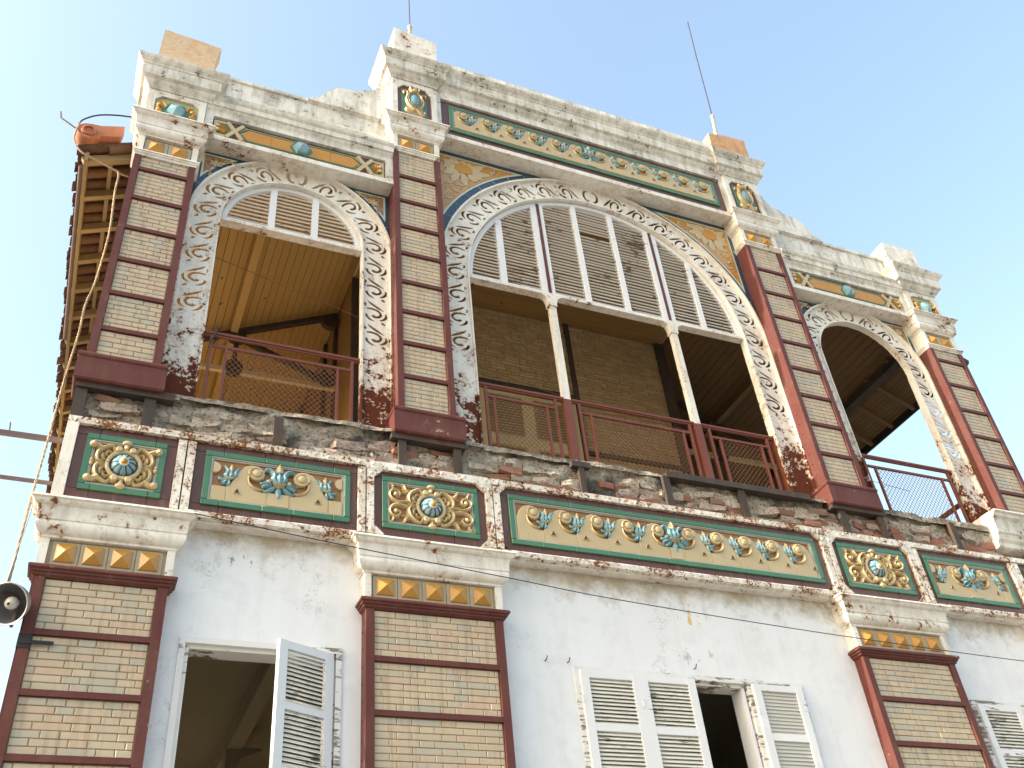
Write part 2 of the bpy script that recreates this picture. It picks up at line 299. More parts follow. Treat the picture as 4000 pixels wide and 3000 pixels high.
    def mesh(s, name, mats, smooth=None):
        me = bpy.data.meshes.new(name); me.from_pydata(s.v, [], s.f)
        for m_ in (mats if isinstance(mats, (list, tuple)) else [mats]): me.materials.append(MT[m_] if isinstance(m_, str) else m_)
        for p, i in zip(me.polygons, s.mi): p.material_index = i
        bm = bmesh.new(); bm.from_mesh(me); bmesh.ops.recalc_face_normals(bm, faces=bm.faces); bm.to_mesh(me); bm.free()
        if smooth:
            me.polygons.foreach_set('use_smooth', [True] * len(me.polygons)); me.set_sharp_from_angle(angle=R(smooth))
        me.update(); return me
def catmull(pts, ws, k=4):
    P, W = [], []; n = len(pts)
    for i in range(n - 1):
        p0, p1, p2, p3 = pts[max(i - 1, 0)], pts[i], pts[i + 1], pts[min(i + 2, n - 1)]
        for j in range(k):
            t = j / k; f = lambda a, b, c, d: .5 * (2 * b + (c - a) * t + (2 * a - 5 * b + 4 * c - d) * t * t + (3 * b - a - 3 * c + d) * t ** 3)
            P.append((f(p0[0], p1[0], p2[0], p3[0]), f(p0[1], p1[1], p2[1], p3[1]))); W.append(ws[i] + (ws[i + 1] - ws[i]) * t)
    P.append(tuple(pts[-1])); W.append(ws[-1]); return P, W
def spiral(cx, cz, r0, r1, a0, a1, n=10):
    return [(cx + (r0 + (r1 - r0) * i / n) * cos(R(a0 + (a1 - a0) * i / n)), cz + (r0 + (r1 - r0) * i / n) * sin(R(a0 + (a1 - a0) * i / n))) for i in range(n + 1)]
WL = {}
def link(o, parent=None, loc=(0, 0, 0)):
    COL.objects.link(o); WL[o.name] = Vector(loc)
    if parent is not None: o.parent = parent; o.location = Vector(loc) - WL[parent.name]
    else: o.location = loc
    return o
def part(name, mb, mat, parent=None, smooth=None, loc=(0, 0, 0), label=None, kind=None):
    me = mb.mesh(name, mat, smooth) if isinstance(mb, MB) else mb
    o = link(bpy.data.objects.new(name, me), parent, loc)
    if label: o['label'] = label
    if kind: o['kind'] = kind
    return o
def tag(o, label, cat, group=None):
    o['label'] = label; o['category'] = cat
    if group: o['group'] = group
    return o
def fill2d(outer, holes, y0, y1, bevel=0):              # polygons with holes, extruded between y0 and y1 -> MB
    cu_ = bpy.data.curves.new('c', 'CURVE'); cu_.dimensions = '2D'; cu_.fill_mode = 'BOTH'; cu_.extrude = abs(y1 - y0) / 2 - bevel; cu_.bevel_depth = bevel; cu_.bevel_resolution = 1; cu_.offset = -bevel
    for poly in [outer] + holes:
        sp = cu_.splines.new('POLY'); sp.points.add(len(poly) - 1); sp.use_cyclic_u = True
        for i, (x, z) in enumerate(poly): sp.points[i].co = (x, z, 0, 1)
    ob = bpy.data.objects.new('c', cu_); me = bpy.data.meshes.new_from_object(ob); m = MB(); ym = (y0 + y1) / 2
    m.add([(v.co.x, ym - v.co.z, v.co.y) for v in me.vertices], [tuple(p.vertices) for p in me.polygons])
    bpy.data.objects.remove(ob); bpy.data.meshes.remove(me); bpy.data.curves.remove(cu_); return m
def join(a, b): return a.add(b.v, b.f)
def clipx(poly, x, keep_right=True):
    out = []
    for i in range(len(poly)):
        a, b = poly[i], poly[(i + 1) % len(poly)]; ia = (a[0] >= x) == keep_right; ib = (b[0] >= x) == keep_right
        if ia: out.append(a)
        if ia != ib: t = (x - a[0]) / (b[0] - a[0]); out.append((x, a[1] + (b[1] - a[1]) * t))
    return out

# ================================================================== SETTING
GZ = -6.2
g = MB(); g.add([(-300, -300, GZ), (300, -300, GZ), (300, 300, GZ), (-300, 300, GZ)], [(0, 1, 2, 3)])
part('ground', g, 'ground', kind='structure')

# ================================================================== THE BUILDING
B = link(bpy.data.objects.new('balcony_house', None), None, (0, 0, GZ))
tag(B, 'old white house with brick pilasters, arched upper veranda and coloured ceramic reliefs', 'building')

# ---- bricks
_bm = {}
def brick_mesh(L, H, D, mat, cut=.004):
    key = (round(L, 3), round(H, 3), D, mat)
    if key not in _bm: _bm[key] = MB().cbox(0, key[0], 0, D, 0, key[1], cut).mesh('brick', mat)
    return _bm[key]
def lay(parent, x0, x1, z0, z1, y, rows, st, hd, mat, rng, limit=None, J=.005, D=.02, start=0):
    """courses of stretchers and headers as separate bricks; returns what is past the limit as one MB"""
    H = (z1 - z0) / rows; rest = MB(); cnt = 0
    for r in range(rows):
        z = z0 + r * H; x = x0 - (0 if r % 2 else (hd * .5)) - (rng.choice((0, .0, hd)) if rng.random() < .3 else 0); i = start + (r % 2)
        while x < x1 - .012:
            L = st if i % 2 == 0 else hd; i += 1; a, b = max(x, x0), min(x + L, x1); x += L
            if b - a < .03: continue
            w_, h_ = b - a - J, H - J * .8; yy = y + rng.uniform(-.0015, .0015)
            if limit is not None and cnt >= limit: rest.cbox(a, a + w_, yy, yy + D, z, z + h_, .004)
            else: part('brick', brick_mesh(w_, h_, D, mat), None, parent, None, (a, yy, z)); cnt += 1
    return rest, cnt

def pilaster(cx, hw, strip, ztop, zbot, bars, yb, rng, name='pilaster', rowh=.0537, zvis=None, label=None):
    """shaft: mortar core, iron angle at each edge, cross bars, bricks between"""
    core = MB().box(cx - hw + .004, cx + hw - .004, .018, yb, zbot, ztop)
    P = part(name, core, 'mortar', B, label=label)
    yf = -.008
    for s_ in (-1, 1):
        m = MB(); e = cx + s_ * hw; i_ = e - s_ * strip
        m.box(min(e, i_), max(e, i_), yf - .004, .03, zbot, ztop); m.box(min(e, e - s_ * .012), max(e, e - s_ * .012), .03, yb + .002, zbot, ztop)
        nr = int((ztop - zbot) / .14)
        for q in range(nr):
            zz = zbot + .07 + q * .14; m.ell((e, .05 + (yb - .03) * .3, zz), (.008, .011, .011), 6, 4)
        part('iron_angle', m, 'burgundy', P)
    xs = (cx - hw + strip, cx + hw - strip); edges = [ztop] + [b for bb in bars for b in bb] + [zbot]
    for t, b in bars: part('cross_bar', MB().box(xs[0], xs[1], yf - .002, .03, b, t), 'burgundy', P)
    k = 0
    for i in range(0, len(edges), 2):
        zt_, zb_ = edges[i], edges[i + 1]
        if zvis is not None and zt_ < zvis: continue
        rows = max(1, round((zt_ - zb_) / rowh)); lay(P, xs[0] + .004, xs[1] - .002, zb_ + .004, zt_ - .003, .009, rows, .234, .117, 'brick', rng, start=k); k += 1
    return P
rng = random.Random(3)
PX = 2.461
lowbars = [(-1.484 - .42 * i, -1.527 - .42 * i) for i in range(4)]
def lower(cx, hw, strip, label=None):
    P = pilaster(cx, hw, strip, -1.10, -3.16, lowbars, .13, rng, zvis=-2.82, label=label)
    part('shaft_base', MB().box(cx - hw, cx + hw, -.004, .13, GZ, -3.16), 'burgundy', P)
lower(-4.985, .448, .07, 'lower brick pilaster at the left corner'); lower(-PX, .5835, .067); lower(PX, .5835, .067); lower(4.985, .448, .07)
def upbars(zt, z0, n): return [(zt - .396 - .4235 * i, zt - .439 - .4235 * i) for i in range(n)]
for sx in (-1, 1):
    zt = 4.73; bs = [(4.334 - .423 * i, 4.291 - .423 * i) for i in range(8)]
    pilaster(sx * PX, .287, .063, zt, .9, bs, .205, rng)
    zt = 3.57; bs = [(3.40 - .423 * i, 3.357 - .423 * i) for i in range(6)]
    pilaster(sx * 5.148, .295, .063, zt, .9, bs, .205, rng)

# ---- lower wall with window openings
def slab_with_holes(x0, x1, z0, z1, holes, y0, y1):
    xs = sorted({x0, x1} | {h[0] for h in holes} | {h[1] for h in holes}); m = MB()
    for a, b in zip(xs, xs[1:]):
        zz = z0
        for h in sorted([h for h in holes if h[0] <= a + 1e-6 and h[1] >= b - 1e-6], key=lambda h: h[2]):
            if h[2] > zz: m.box(a, b, y0, y1, zz, h[2])
            zz = h[3]
        if zz < z1: m.box(a, b, y0, y1, zz, z1)
    return m
H1 = (-4.401, -3.20, -3.7, -1.405); H2 = (-1.214, 1.143, -3.7, -1.387); H3 = (3.20, 4.401, -3.7, -1.405)
part('lower_wall', slab_with_holes(-5.43, 5.43, GZ, .30, [H1, H2, H3], .12, .42), 'wall', B)
# room behind
m = MB(); m.box(-5.4, 5.4, 5.2, 5.3, -4.2, .3); m.box(-5.42, 5.42, .42, 5.3, -4.25, -4.2); m.box(-5.42, 5.42, .42, 5.3, -.9, -.8)
for x in (-2.4, 2.4): m.box(x - .08, x + .08, .42, 5.2, -4.2, -.9)
m.box(-3.55, -3.4, .42, 5.2, -1.12, -.9); m.box(-.1, .05, .42, 5.2, -1.12, -.9)
m.prism([(-3.55, -1.1), (-3.2, -1.1), (-3.2, -1.12), (-3.4, -1.2), (-3.47, -1.35), (-3.5, -1.6), (-3.55, -1.6)], 3.3, 3.45)
part('ground_floor_room', m, 'room', B)
LW = MB()
for y0_, y1_ in ((.42, 3.5), (4.3, 10)): LW.box(-5.43, -5.13, y0_, y1_, GZ, .3)
for y0_, y1_ in ((3.5, 4.3),): LW.box(-5.43, -5.13, y0_, y1_, GZ, -3.7); LW.box(-5.43, -5.13, y0_, y1_, -1.4, .3)  # unseen side opening, added so that sun brightens the room
for sx in (-1, 1):
    part('side_wall', MB().box(sx * 5.43 - .0, sx * 5.43 - sx * .3, .42, 10, GZ, .3) if sx > 0 else LW, 'wall', B)
part('back_wall', MB().box(-5.43, 5.43, 10, 10.3, GZ, 5.0), 'wall', B)

# window frames and shutters
def frame(x0, x1, zt, zb, t, y0, y1, mulls=()):
    m = MB(); m.box(x0, x0 + t, y0, y1, zb, zt - t); m.box(x1 - t, x1, y0, y1, zb, zt - t); m.box(x0, x1, y0 - .002, y1, zt - t, zt)
    m.box(x0 + t, x0 + t + .03, y0 + .03, y1, zb, zt - t - .03); m.box(x1 - t - .03, x1 - t, y0 + .03, y1, zb, zt - t - .03); m.box(x0 + t, x1 - t, y0 + .032, y1, zt - t - .03, zt - t)
    for a, b in mulls: m.box(a, b, y0 + .001, y1, zb, zt - t)
    return part('window_frame', m, 'wood_old', B)
frame(-4.401, -3.20, -1.405, -3.7, .045, .105, .3)
frame(-1.214, 1.143, -1.387, -3.7, .042, .105, .3, [(.525, .565)])
frame(3.20, 4.401, -1.405, -3.7, .045, .105, .3)
_sm = {}
def shutter(w_, zt, zb, loc, rz, top=.06, stile=.075, mat='wood_white', smat='slat2', pitch=.0325, label=None, tilt=38, hinge=True):
    h = zt - zb; m = MB(); t = .035
    m.box(0, stile, -t, 0, -h, 0); m.box(w_ - stile, w_, -t, 0, -h, 0)
    rails = [(0, -top)] ; z = -top
    while z - .385 > -h: rails.append((z - .385, z - .385 - .062)); z = z - .447
    for a, b in rails: m.box(stile, w_ - stile, -t + .002, -.002, b, a)
    if hinge:
        for q in (-.22, -.9): m.box(-.012, .006, -t - .006, -t + .004, q - .06, q)
    o = part('shutter', m, mat, B, None, loc, label); o.rotation_euler = (0, 0, rz)
    key = (round(w_ - 2 * stile, 3), tilt, smat)
    if key not in _sm:
        a = R(tilt); d = .036; L = w_ - 2 * stile; c_, s_ = cos(a) * d / 2, sin(a) * d / 2; n_ = .0035
        _sm[key] = MB().add([(0, -s_ , -c_), (L, -s_, -c_), (L, s_, c_), (0, s_, c_), (0, -s_ + n_ * 1.6, -c_ - n_), (L, -s_ + n_ * 1.6, -c_ - n_), (L, s_ + n_ * 1.6, c_ - n_), (0, s_ + n_ * 1.6, c_ - n_)],
            [(0, 1, 2, 3), (7, 6, 5, 4), (0, 4, 5, 1), (2, 6, 7, 3), (0, 3, 7, 4), (1, 5, 6, 2)]).mesh('slat', smat)
    lz = [(rails[i][1], (rails[i + 1][0] if i + 1 < len(rails) else -h)) for i in range(len(rails))]
    for a, b in lz:
        z = a - pitch * .5
        while z > b:
            if z + loc[2] > -2.75:
                sl = bpy.data.objects.new('slat', _sm[key]); COL.objects.link(sl); sl.parent = o; sl.location = (stile, -t / 2 + .002, z); sl.rotation_euler = (random.uniform(-.05, .05), random.uniform(-.004, .004), 0)
            z -= pitch
    return o
# window 1: right leaf open towards the street, left leaf folded inside
sh = shutter(.50, -1.455, -3.66, (-3.262, .10, -1.455), 0, tilt=-38, label='open louvred shutter leaf of the left window', hinge=True)
sh.location.x = -3.262; dx, dy = -3.722 + 3.262, -.11 - .10; sh.rotation_euler = (0, 0, math.atan2(dy, dx)); 
# window 2
shutter(.566, -1.43, -3.66, (-1.172, .108, -1.43), 0); shutter(.556, -1.43, -3.66, (-.606, .108, -1.43), 0)
o4 = shutter(.54, -1.43, -3.66, (.565, .108, -1.43), 0, smat='slat_grey', tilt=18, label='grey louvred shutter leaf right of the dark gap')
part('shutter', MB().box(.475, .508, .14, .30, -3.66, -1.45), 'wood_white', B, label='leaf folded into the room beside the dark gap')
shutter(.585, -1.45, -3.66, (3.245, .108, -1.45), 0, mat='wood_white'); shutter(.5, -1.45, -3.66, (3.84, .108, -1.45), 0, mat='wood_old')

# small iron hooks in the wall
for x, z in ((-1.47, -1.36), (-1.26, -1.36), (.0, -1.32)):
    part('hook', MB().tube([(x, .125, z), (x + .004, .09, z + .005), (x + .012, .085, z + .035)], .005, 5), 'steel_dark', B, 60)
# ---- capitals
def cap_profile(zt, s=1.0, k=1.0):
    return [(0, zt - .002), (.118 * k, zt), (.122 * k, zt - .018 * s), (.108 * k, zt - .028 * s), (.104 * k, zt - .040 * s), (.092 * k, zt - .054 * s), (.074 * k, zt - .064 * s), (.070 * k, zt - .078 * s), (.066 * k, zt - .086 * s),
            (.062 * k, zt - .168 * s), (.054 * k, zt - .176 * s), (.060 * k, zt - .195 * s), (.058 * k, zt - .225 * s), (.045 * k, zt - .252 * s), (.024 * k, zt - .270 * s), (.012 * k, zt - .276 * s), (.010 * k, zt - .294 * s), (0, zt - .296 * s)]
def capital(cx, hw, zt, npyr, pitch, psz, zps, yb, mould, label=None, s=1.0, mw=None, shallow=True):
    m = MB().sweep(cap_profile(zt, s), cx - hw, cx + hw, 0.0, yb, wob=.0015)
    C = part('capital', m, 'cap_white', B, 32, label=label)
    z1, z0 = zps; zc = (z1 + z0) / 2
    part('strip_backing', MB().box(cx - hw + .05, cx + hw - .05, .03, yb, z0 - .03, zt - .29 * s), 'g_beige', C)
    for s_ in (-1, 1):
        e = cx + s_ * hw; part('iron_post', MB().box(min(e, e - s_ * .058), max(e, e - s_ * .058), -.004, yb, z0 - .035, zt - .29 * s), 'iron_white', C)
    for i in range(npyr):
        x = cx + (i - (npyr - 1) / 2) * pitch
        part('tile', MB().cbox(x - pitch / 2 + .002, x + pitch / 2 - .002, .016, .03, z0 - .025, z1 + .02, .003), 'g_beige', C)
        part('pyramid_tile', MB().pyramid(x - psz / 2, x + psz / 2, z0, z1, .016, .052), 'g_gold', C)
    return C
def mould_low(cx, hw, z1, C):
    pr = [(0, z1), (.045, z1), (.052, z1 - .012), (.050, z1 - .028), (.036, z1 - .036), (.034, z1 - .050), (.022, z1 - .056), (.020, z1 - .070), (.008, z1 - .078), (0, z1 - .085)]
    part('moulding', MB().sweep(pr, cx - hw, cx + hw, -.004, .13, wob=.001), 'burgundy', C, 40)
for cx, hw, n_, pt, ps in ((-4.985, .465, 4, .192, .135), (-PX, .598, 5, .2095, .146), (PX, .598, 5, .2095, .146), (4.985, .465, 4, .192, .135)):
    C = capital(cx, hw, -.492, n_, pt, ps, (-.820, -.962), .14, 'b'); mould_low(cx, hw - .012, -1.018, C)
for cx, hw, zt in ((-5.148, .292, 4.183), (-PX, .289, 5.352), (PX, .289, 5.352), (5.148, .292, 4.183)):
    C = capital(cx, hw, zt, 2, .228, .146, (zt - .346, zt - .49), .215, 'w', s=1.0)
    z1 = zt - .545; pr = [(0, z1), (.030, z1 - .002), (.034, z1 - .018), (.022, z1 - .026), (.020, z1 - .040), (.008, z1 - .050), (.006, z1 - .066), (0, z1 - .07)]
    if cx == -PX: part('moulding', MB().sweep(pr, cx - hw + .065, cx + hw - .065, -.006, .03, wob=.001), 'cap_white', C, 40)
    else: part('moulding', MB().sweep(pr, cx - hw, cx + hw, -.006, .215, wob=.001), 'cap_white', C, 40)
    # pedestal under the upper shaft
    zp = .925; pp = [(0, zp + .0), (.052, zp - .004), (.066, zp - .022), (.066, zp - .046), (.054, zp - .062), (.060, zp - .070), (.062, zp - .275), (.05, zp - .29), (0, zp - .29)]
    part('pedestal', MB().sweep(pp, cx - hw + .002, cx + hw - .002, -.012, .21, wob=.004), 'burgundy', B, 35)

# ---- tiles of relief panels
def ring_boxes(x0, x1, z0, z1, t, y0, y1, cuts, parent, name, mat, ch=.003):
    xs = [x0] + [c for c in cuts if x0 + .03 < c < x1 - .03] + [x1]; g_ = .0018
    for zz in ((z1 - t, z1), (z0, z0 + t)):
        for a, b in zip(xs, xs[1:]): part(name, MB().cbox(a + g_, b - g_, y0, y1, zz[0] + .001, zz[1] - .001, ch), mat, parent)
    for xx in ((x0, x0 + t), (x1 - t, x1)): part(name, MB().cbox(xx[0] + .001, xx[1] - .001, y0, y1, z0 + t + g_, z1 - t - g_, ch), mat, parent)
def volute_unit(P, dk, x, z, y, tulip=True, clip=None, mir=False, yrel=.026):
    body, blue = MB(), MB(); volute_unit_(body, blue, dk, x, z, y, tulip, clip, mir, yrel)
    if body.v: part('scroll_relief', body, 'g_cream', P, 40)
    if blue.v: part('flower_relief', blue, 'g_blue', P, 50)
def volute_unit_(body, blue, dk, x, z, y, tulip=True, clip=None, mir=False, yrel=.032):
    sg = -1 if mir else 1
    T = lambda p: (x + sg * p[0], z + p[1])
    poly = [(-.235, -.292), (-.235, -.158), (-.205, -.130), (-.170, -.06), (-.138, .015), (-.095, .062), (-.045, .082), (.01, .078), (.052, .052), (.070, .008), (.060, -.04), (.02, -.068), (-.03, -.060), (-.062, -.03), (-.070, -.08), (-.045, -.128), (.0, -.158), (.05, -.168), (.098, -.168), (.098, -.292)]
    poly = [T(p) for p in poly]
    if clip is not None and abs(x - clip[0]) < .24 and abs(x - clip[0]) < .07:
        inner = x + sg * .098; a, b = sorted((clip[0], inner)); bd = abs(b - a)
        body.box(a, b, y - yrel, y, z - .292, z - .160)
        join(body, fill2d([(clip[0], z + .07)] + [(clip[0] + sg * .062 * cos(R(t)), z + .015 + .055 * sin(R(t))) for t in range(90, -91, -20)] + [(clip[0], z - .04)], [], y - yrel, y + .004, .004)) 
    else:
        if clip is not None and (min(p[0] for p in poly) < clip[0]) == clip[1] and (max(p[0] for p in poly) > clip[0]) == (not clip[1]) or (clip is not None and any((p[0] < clip[0]) == clip[1] for p in poly)): poly = clipx(poly, clip[0], clip[1])
        join(body, fill2d(poly, [], y - yrel, y + .004, .010))
    if tulip: small_tulip(body, blue, x + sg * .125, z - .015, y, sg, 1)
    if clip is not None and abs((x - clip[0])) < .07: return
    yy = y - yrel
    body.lathe_y(x, z, [(.064, yy + .02), (.064, yy - .006), (.056, yy - .011), (.050, yy - .011), (.036, yy - .008), (.034, yy - .020), (.028, yy - .024)], 18)
    body.stroke([T(p) for p in spiral(0, 0, .066, .040, 200, 20, 8)], [.018] * 9, yy - .008, .012)
    body.stroke([T(p) for p in [(-.064, -.03), (-.060, -.085), (-.03, -.128), (.02, -.148), (.065, -.140)]], [.020, .026, .032, .032, .016], y - .004, .040)
    ts = .024
    t = [T((-.145 - ts * 1.15, -.212)), T((-.145 + ts * 1.15, -.212)), T((-.145, -.212 + ts * 2))]
    if sg < 0: t = [t[1], t[0], t[2]]
    if clip is None or (t[0][0] > clip[0]) == clip[1]:
        dk.prism(t, yy - .004, yy + .004); body.stroke([t[0], t[2], t[1], t[0]], [.007] * 4, yy - .001, .008, 4, False)
def small_tulip(body, blue, x, z, y, sg, k):
    k *= .93; T = lambda p: (x + sg * k * p[0], z + k * p[1])
    blue.stroke([T(p) for p in [(-.022, -.062), (-.034, -.03), (-.022, .01), (-.045, .05), (-.062, .068)]], [.03, .05, .036, .022, .006], y - .008, .034)
    blue.stroke([T(p) for p in [(.018, -.060), (.042, -.03), (.045, .005), (.072, .04), (.115, .060)]], [.03, .046, .040, .030, .005], y - .008, .034)
    blue.stroke([T(p) for p in [(0, -.062), (.006, -.03), (.006, .02)]], [.03, .06, .02], y - .009, .038)
    body.stroke([T(p) for p in [(.004, .012), (.006, .05), (.006, .092)]], [.034, .040, .004], y - .006, .030)
    body.stroke([T(p) for p in [(-.045, -.058), (-.005, -.070), (.028, -.058)]], [.015, .022, .015], y - .022, .022)
    # bud hanging at the stem
    for q in ([(-.02, -.075), (-.05, -.085), (-.085, -.078), (-.10, -.062)], [(-.02, -.08), (-.045, -.11), (-.075, -.122)], [(-.008, -.08), (-.008, -.115), (-.022, -.142)], [(-.02, -.078), (-.04, -.098), (-.055, -.135)]):
        blue.stroke([T(p) for p in q], [.022, .030, .024, .006][:len(q)], y - .014, .024)
def big_tulip(body, blue, x, z, y):
    for sg in (-1, 1):
        T = lambda p: (x + sg * p[0], z + p[1])
        blue.stroke([T(p) for p in [(.018, -.072), (.045, -.03), (.042, .01), (.072, .05), (.108, .052), (.125, .028)]], [.04, .062, .052, .048, .036, .006], y - .010, .05)
        blue.stroke([T(p) for p in [(.03, -.10), (.062, -.13), (.105, -.158), (.125, -.142)]], [.034, .05, .036, .006], y - .012, .036)
        for q in ([(.06, -.09), (.10, -.085), (.135, -.092), (.155, -.08)], [(.06, -.10), (.10, -.11), (.135, -.125)]): blue.stroke([T(p) for p in q], [.022, .034, .026, .006][:len(q)], y - .024, .036)
        body.ell(T((.085, -.062))[:1] + (y - .03,) + (z - .062,), (.022, .02, .02))
    T = lambda p: (x + p[0], z + p[1])
    blue.stroke([T(p) for p in [(0, -.075), (0, -.02), (0, .035)]], [.05, .085, .03], y - .012, .055)
    blue.stroke([T(p) for p in [(0, -.10), (0, -.15), (0, -.195), (0, -.232)]], [.03, .065, .045, .004], y - .012, .036)
    body.stroke([T(p) for p in [(0, .03), (0, .075), (0, .135)]], [.075, .07, .004], y - .008, .045)
    body.stroke([T(p) for p in [(-.055, -.080), (0, -.092), (.055, -.080)]], [.014, .018, .014], y - .035, .028)
    body.stroke([T(p) for p in [(-.045, -.100), (0, -.112), (.045, -.100)]], [.012, .016, .012], y - .035, .024)
def panel_base(x0, x1, z0, z1, y, px0, px1, pz0, pz1, cuts, chamf=0, name='relief_panel', label=None, gt=.05):
    """ground slab, purple outer tiles, green border tiles, grey bead; gx: outer edge of green"""
    poly = [(px0, pz0), (px1, pz0), (px1, pz1), (px0, pz1)]
    P = part(name, MB().box(x0 + gt, x1 - gt, y + .026, y + .06, z0 + gt, z1 - gt), 'g_tan', B, label=label)
    xs = [px0] + list(cuts) + [px1]; g_ = .0015
    def pt(a, b, c, d, ch=None):
        if ch: part('border_tile', MB().prism(ch, y + .014, y + .06), 'g_purple', P)
        else: part('border_tile', MB().cbox(a + g_, b - g_, y + .014, y + .06, c + g_, d - g_, .002), 'g_purple', P)
    for lo, hi, top in ((z1 - .01, pz1, True), (pz0, z0 + .01, False)):
        for i, (a, b) in enumerate(zip(xs, xs[1:])):
            if chamf and i == 0: pt(a, b, lo, hi, [(a + g_ + chamf, hi), (a + g_, hi - chamf), (a + g_, lo), (b - g_, lo), (b - g_, hi)] if top else [(a + g_, lo + chamf), (a + g_ + chamf, lo), (b - g_, lo), (b - g_, hi), (a + g_, hi)])
            elif chamf and i == len(xs) - 2: pt(a, b, lo, hi, [(a + g_, lo), (b - g_, lo), (b - g_, hi - chamf), (b - g_ - chamf, hi), (a + g_, hi)] if top else [(a + g_, lo), (b - g_ - chamf, lo), (b - g_, lo + chamf), (b - g_, hi), (a + g_, hi)])
            else: pt(a, b, lo, hi)
    pt(px0, x0 + .01, z0 + .01, z1 - .01); pt(x1 - .01, px1, z0 + .01, z1 - .01)
    ring_boxes(x0, x1, z0, z1, gt, y - .006, y + .03, cuts, P, 'border_tile', 'g_green')
    a, b, c, d = x0 + gt, x1 - gt, z0 + gt, z1 - gt; t = .022
    m = MB()
    for q, (yy, tt) in enumerate(((y + .002, .010), (y + .012, t))):
        m.box(a, b, yy, y + .03, d - tt, d - .0005 * q); m.box(a, b, yy, y + .03, c + .0005 * q, c + tt); m.box(a, a + tt, yy + .001, y + .03, c + tt, d - tt); m.box(b - tt, b, yy + .001, y + .03, c + tt, d - tt)
    part('bead', m, 'g_grey', P)
    return P
def wave_panel(cx, units, pitch, o0, zc, x0, x1, z0, z1, y, px0, px1, pz0, pz1, chamf, clipu=False, label=None, name='relief_panel', trim=.07):
    js = sorted([cx + s_ * (o0 - .06 + pitch * k) for k in range(units + 1) for s_ in (-1, 1)]); js = [j for j in js if x0 + .1 < j < x1 - .1]
    P = panel_base(x0, x1, z0, z1, y, px0, px1, pz0, pz1, js, chamf, name, label)
    body, blue, dk = MB(), MB(), MB(); y_ = y + .026; ix0, ix1 = x0 + trim, x1 - trim
    body.box(cx - (o0 - .098) - .001, cx + (o0 - .098) + .001, y_ - .030, y_, zc - .288, zc - .170)
    for k in range(units):
        for s_ in (-1, 1):
            body_c = (ix0, True) if s_ < 0 else (ix1, False)
            volute_unit(P, dk, cx + s_ * (o0 + pitch * k), zc, y_, tulip=k > 0, clip=body_c, mir=s_ > 0)
    big_tulip(body, blue, cx, zc, y_)
    part('scroll_relief', body, 'g_cream', P, 40); part('flower_relief', blue, 'g_blue', P, 50); part('triangle_inlay', dk, 'g_maroon', P)
    return P
wave_panel(0, 5, .329, .165, .004, -1.72, 1.72, -.343, .17, .0, -1.80, 1.80, -.425, .245, .07, label='long lower relief panel in the middle, nine blue tulips between cream waves')
for sx in (-1, 1):
    P = wave_panel(sx * 3.789, 2, .333, .185, .004, sx * 3.7895 - .6025, sx * 3.7895 + .6025, -.343, .17, .0, sx * 3.799 - .673, sx * 3.799 + .673, -.42, .24, 0)
wave_panel(0, 6, .3275, .163, 5.852, -1.993, 1.993, 5.478, 5.988, .03, -2.105, 2.105, 5.375, 6.07, .08, label='top frieze panel with eleven blue tulips between cream waves', name='frieze_panel')
# boss panels
def acanthus(body, cx, cz, y, wide):
    for sx in (-1, 1):
        for sz in (-1, 1):
            T = lambda L: [(cx + sx * a, cz + sz * b) for a, b in L]
            body.stroke(T(spiral(.052, .133, .012, .036, 250, -60, 9) + [(.10, .165), (.15, .150), (.195, .105), (.205, .05), (.185, .015), (.158, .03)]), [.030, .028, .026, .024, .022, .022, .022, .022, .024, .024, .030, .036, .042, .04, .034, .02], y, .052)
            body.lathe_y(cx + sx * .052, cz + sz * .133, [(.026, y), (.026, y - .048), (.02, y - .055)], 12)
            body.stroke(T([(.09, .10), (.125, .115), (.14, .09), (.125, .07)]), [.016, .028, .026, .01], y, .04)
            body.stroke(T([(.14, .03), (.165, .055), (.160, .09), (.142, .06)]), [.02, .036, .026, .01], y, .046)
            body.stroke(T([(.13, .015), (.19, .004), (.23, .012)]), [.02, .03, .012], y, .035)
            if wide:
                body.stroke(T([(.17, .0), (.22, .022), (.29, .012), (.352, .035), (.378, .082), (.355, .122), (.310, .128), (.285, .095), (.305, .068), (.33, .075)]), [.02, .034, .036, .036, .034, .032, .030, .028, .026, .026], y, .05)
                body.ell((cx + sx * .325, y - .025, cz + sz * .085), (.024, .03, .024))
                body.stroke(T([(.205, .125), (.235, .150), (.25, .185), (.285, .190)]), [.03, .038, .032, .014], y, .045)
                body.stroke(T([(.195, .15), (.225, .12), (.27, .115)]), [.02, .03, .012], y, .04)
                body.stroke(T([(.352, .128), (.345, .158), (.362, .188), (.385, .182)]), [.012, .026, .026, .012], y, .042)
            else:
                body.stroke(T([(.17, .13), (.205, .150), (.235, .160)]), [.05, .05, .045], y, .055); body.ell((cx + sx * .243, y - .03, cz + sz * .155), (.034, .04, .030))
                body.ell((cx + sx * .238, y - .012, cz + sz * .015), (.02, .03, .026))
    for sz in (-1, 1): body.ell((cx, y - .03, cz + sz * .198), (.042, .035, .026)); body.ell((cx, y - .02, cz + sz * .165), (.022, .03, .03))
    body.tube([(cx + .122 * cos(2 * pi * i / 28), y - .022, cz + .122 * sin(2 * pi * i / 28)) for i in range(29)], .019, 8)
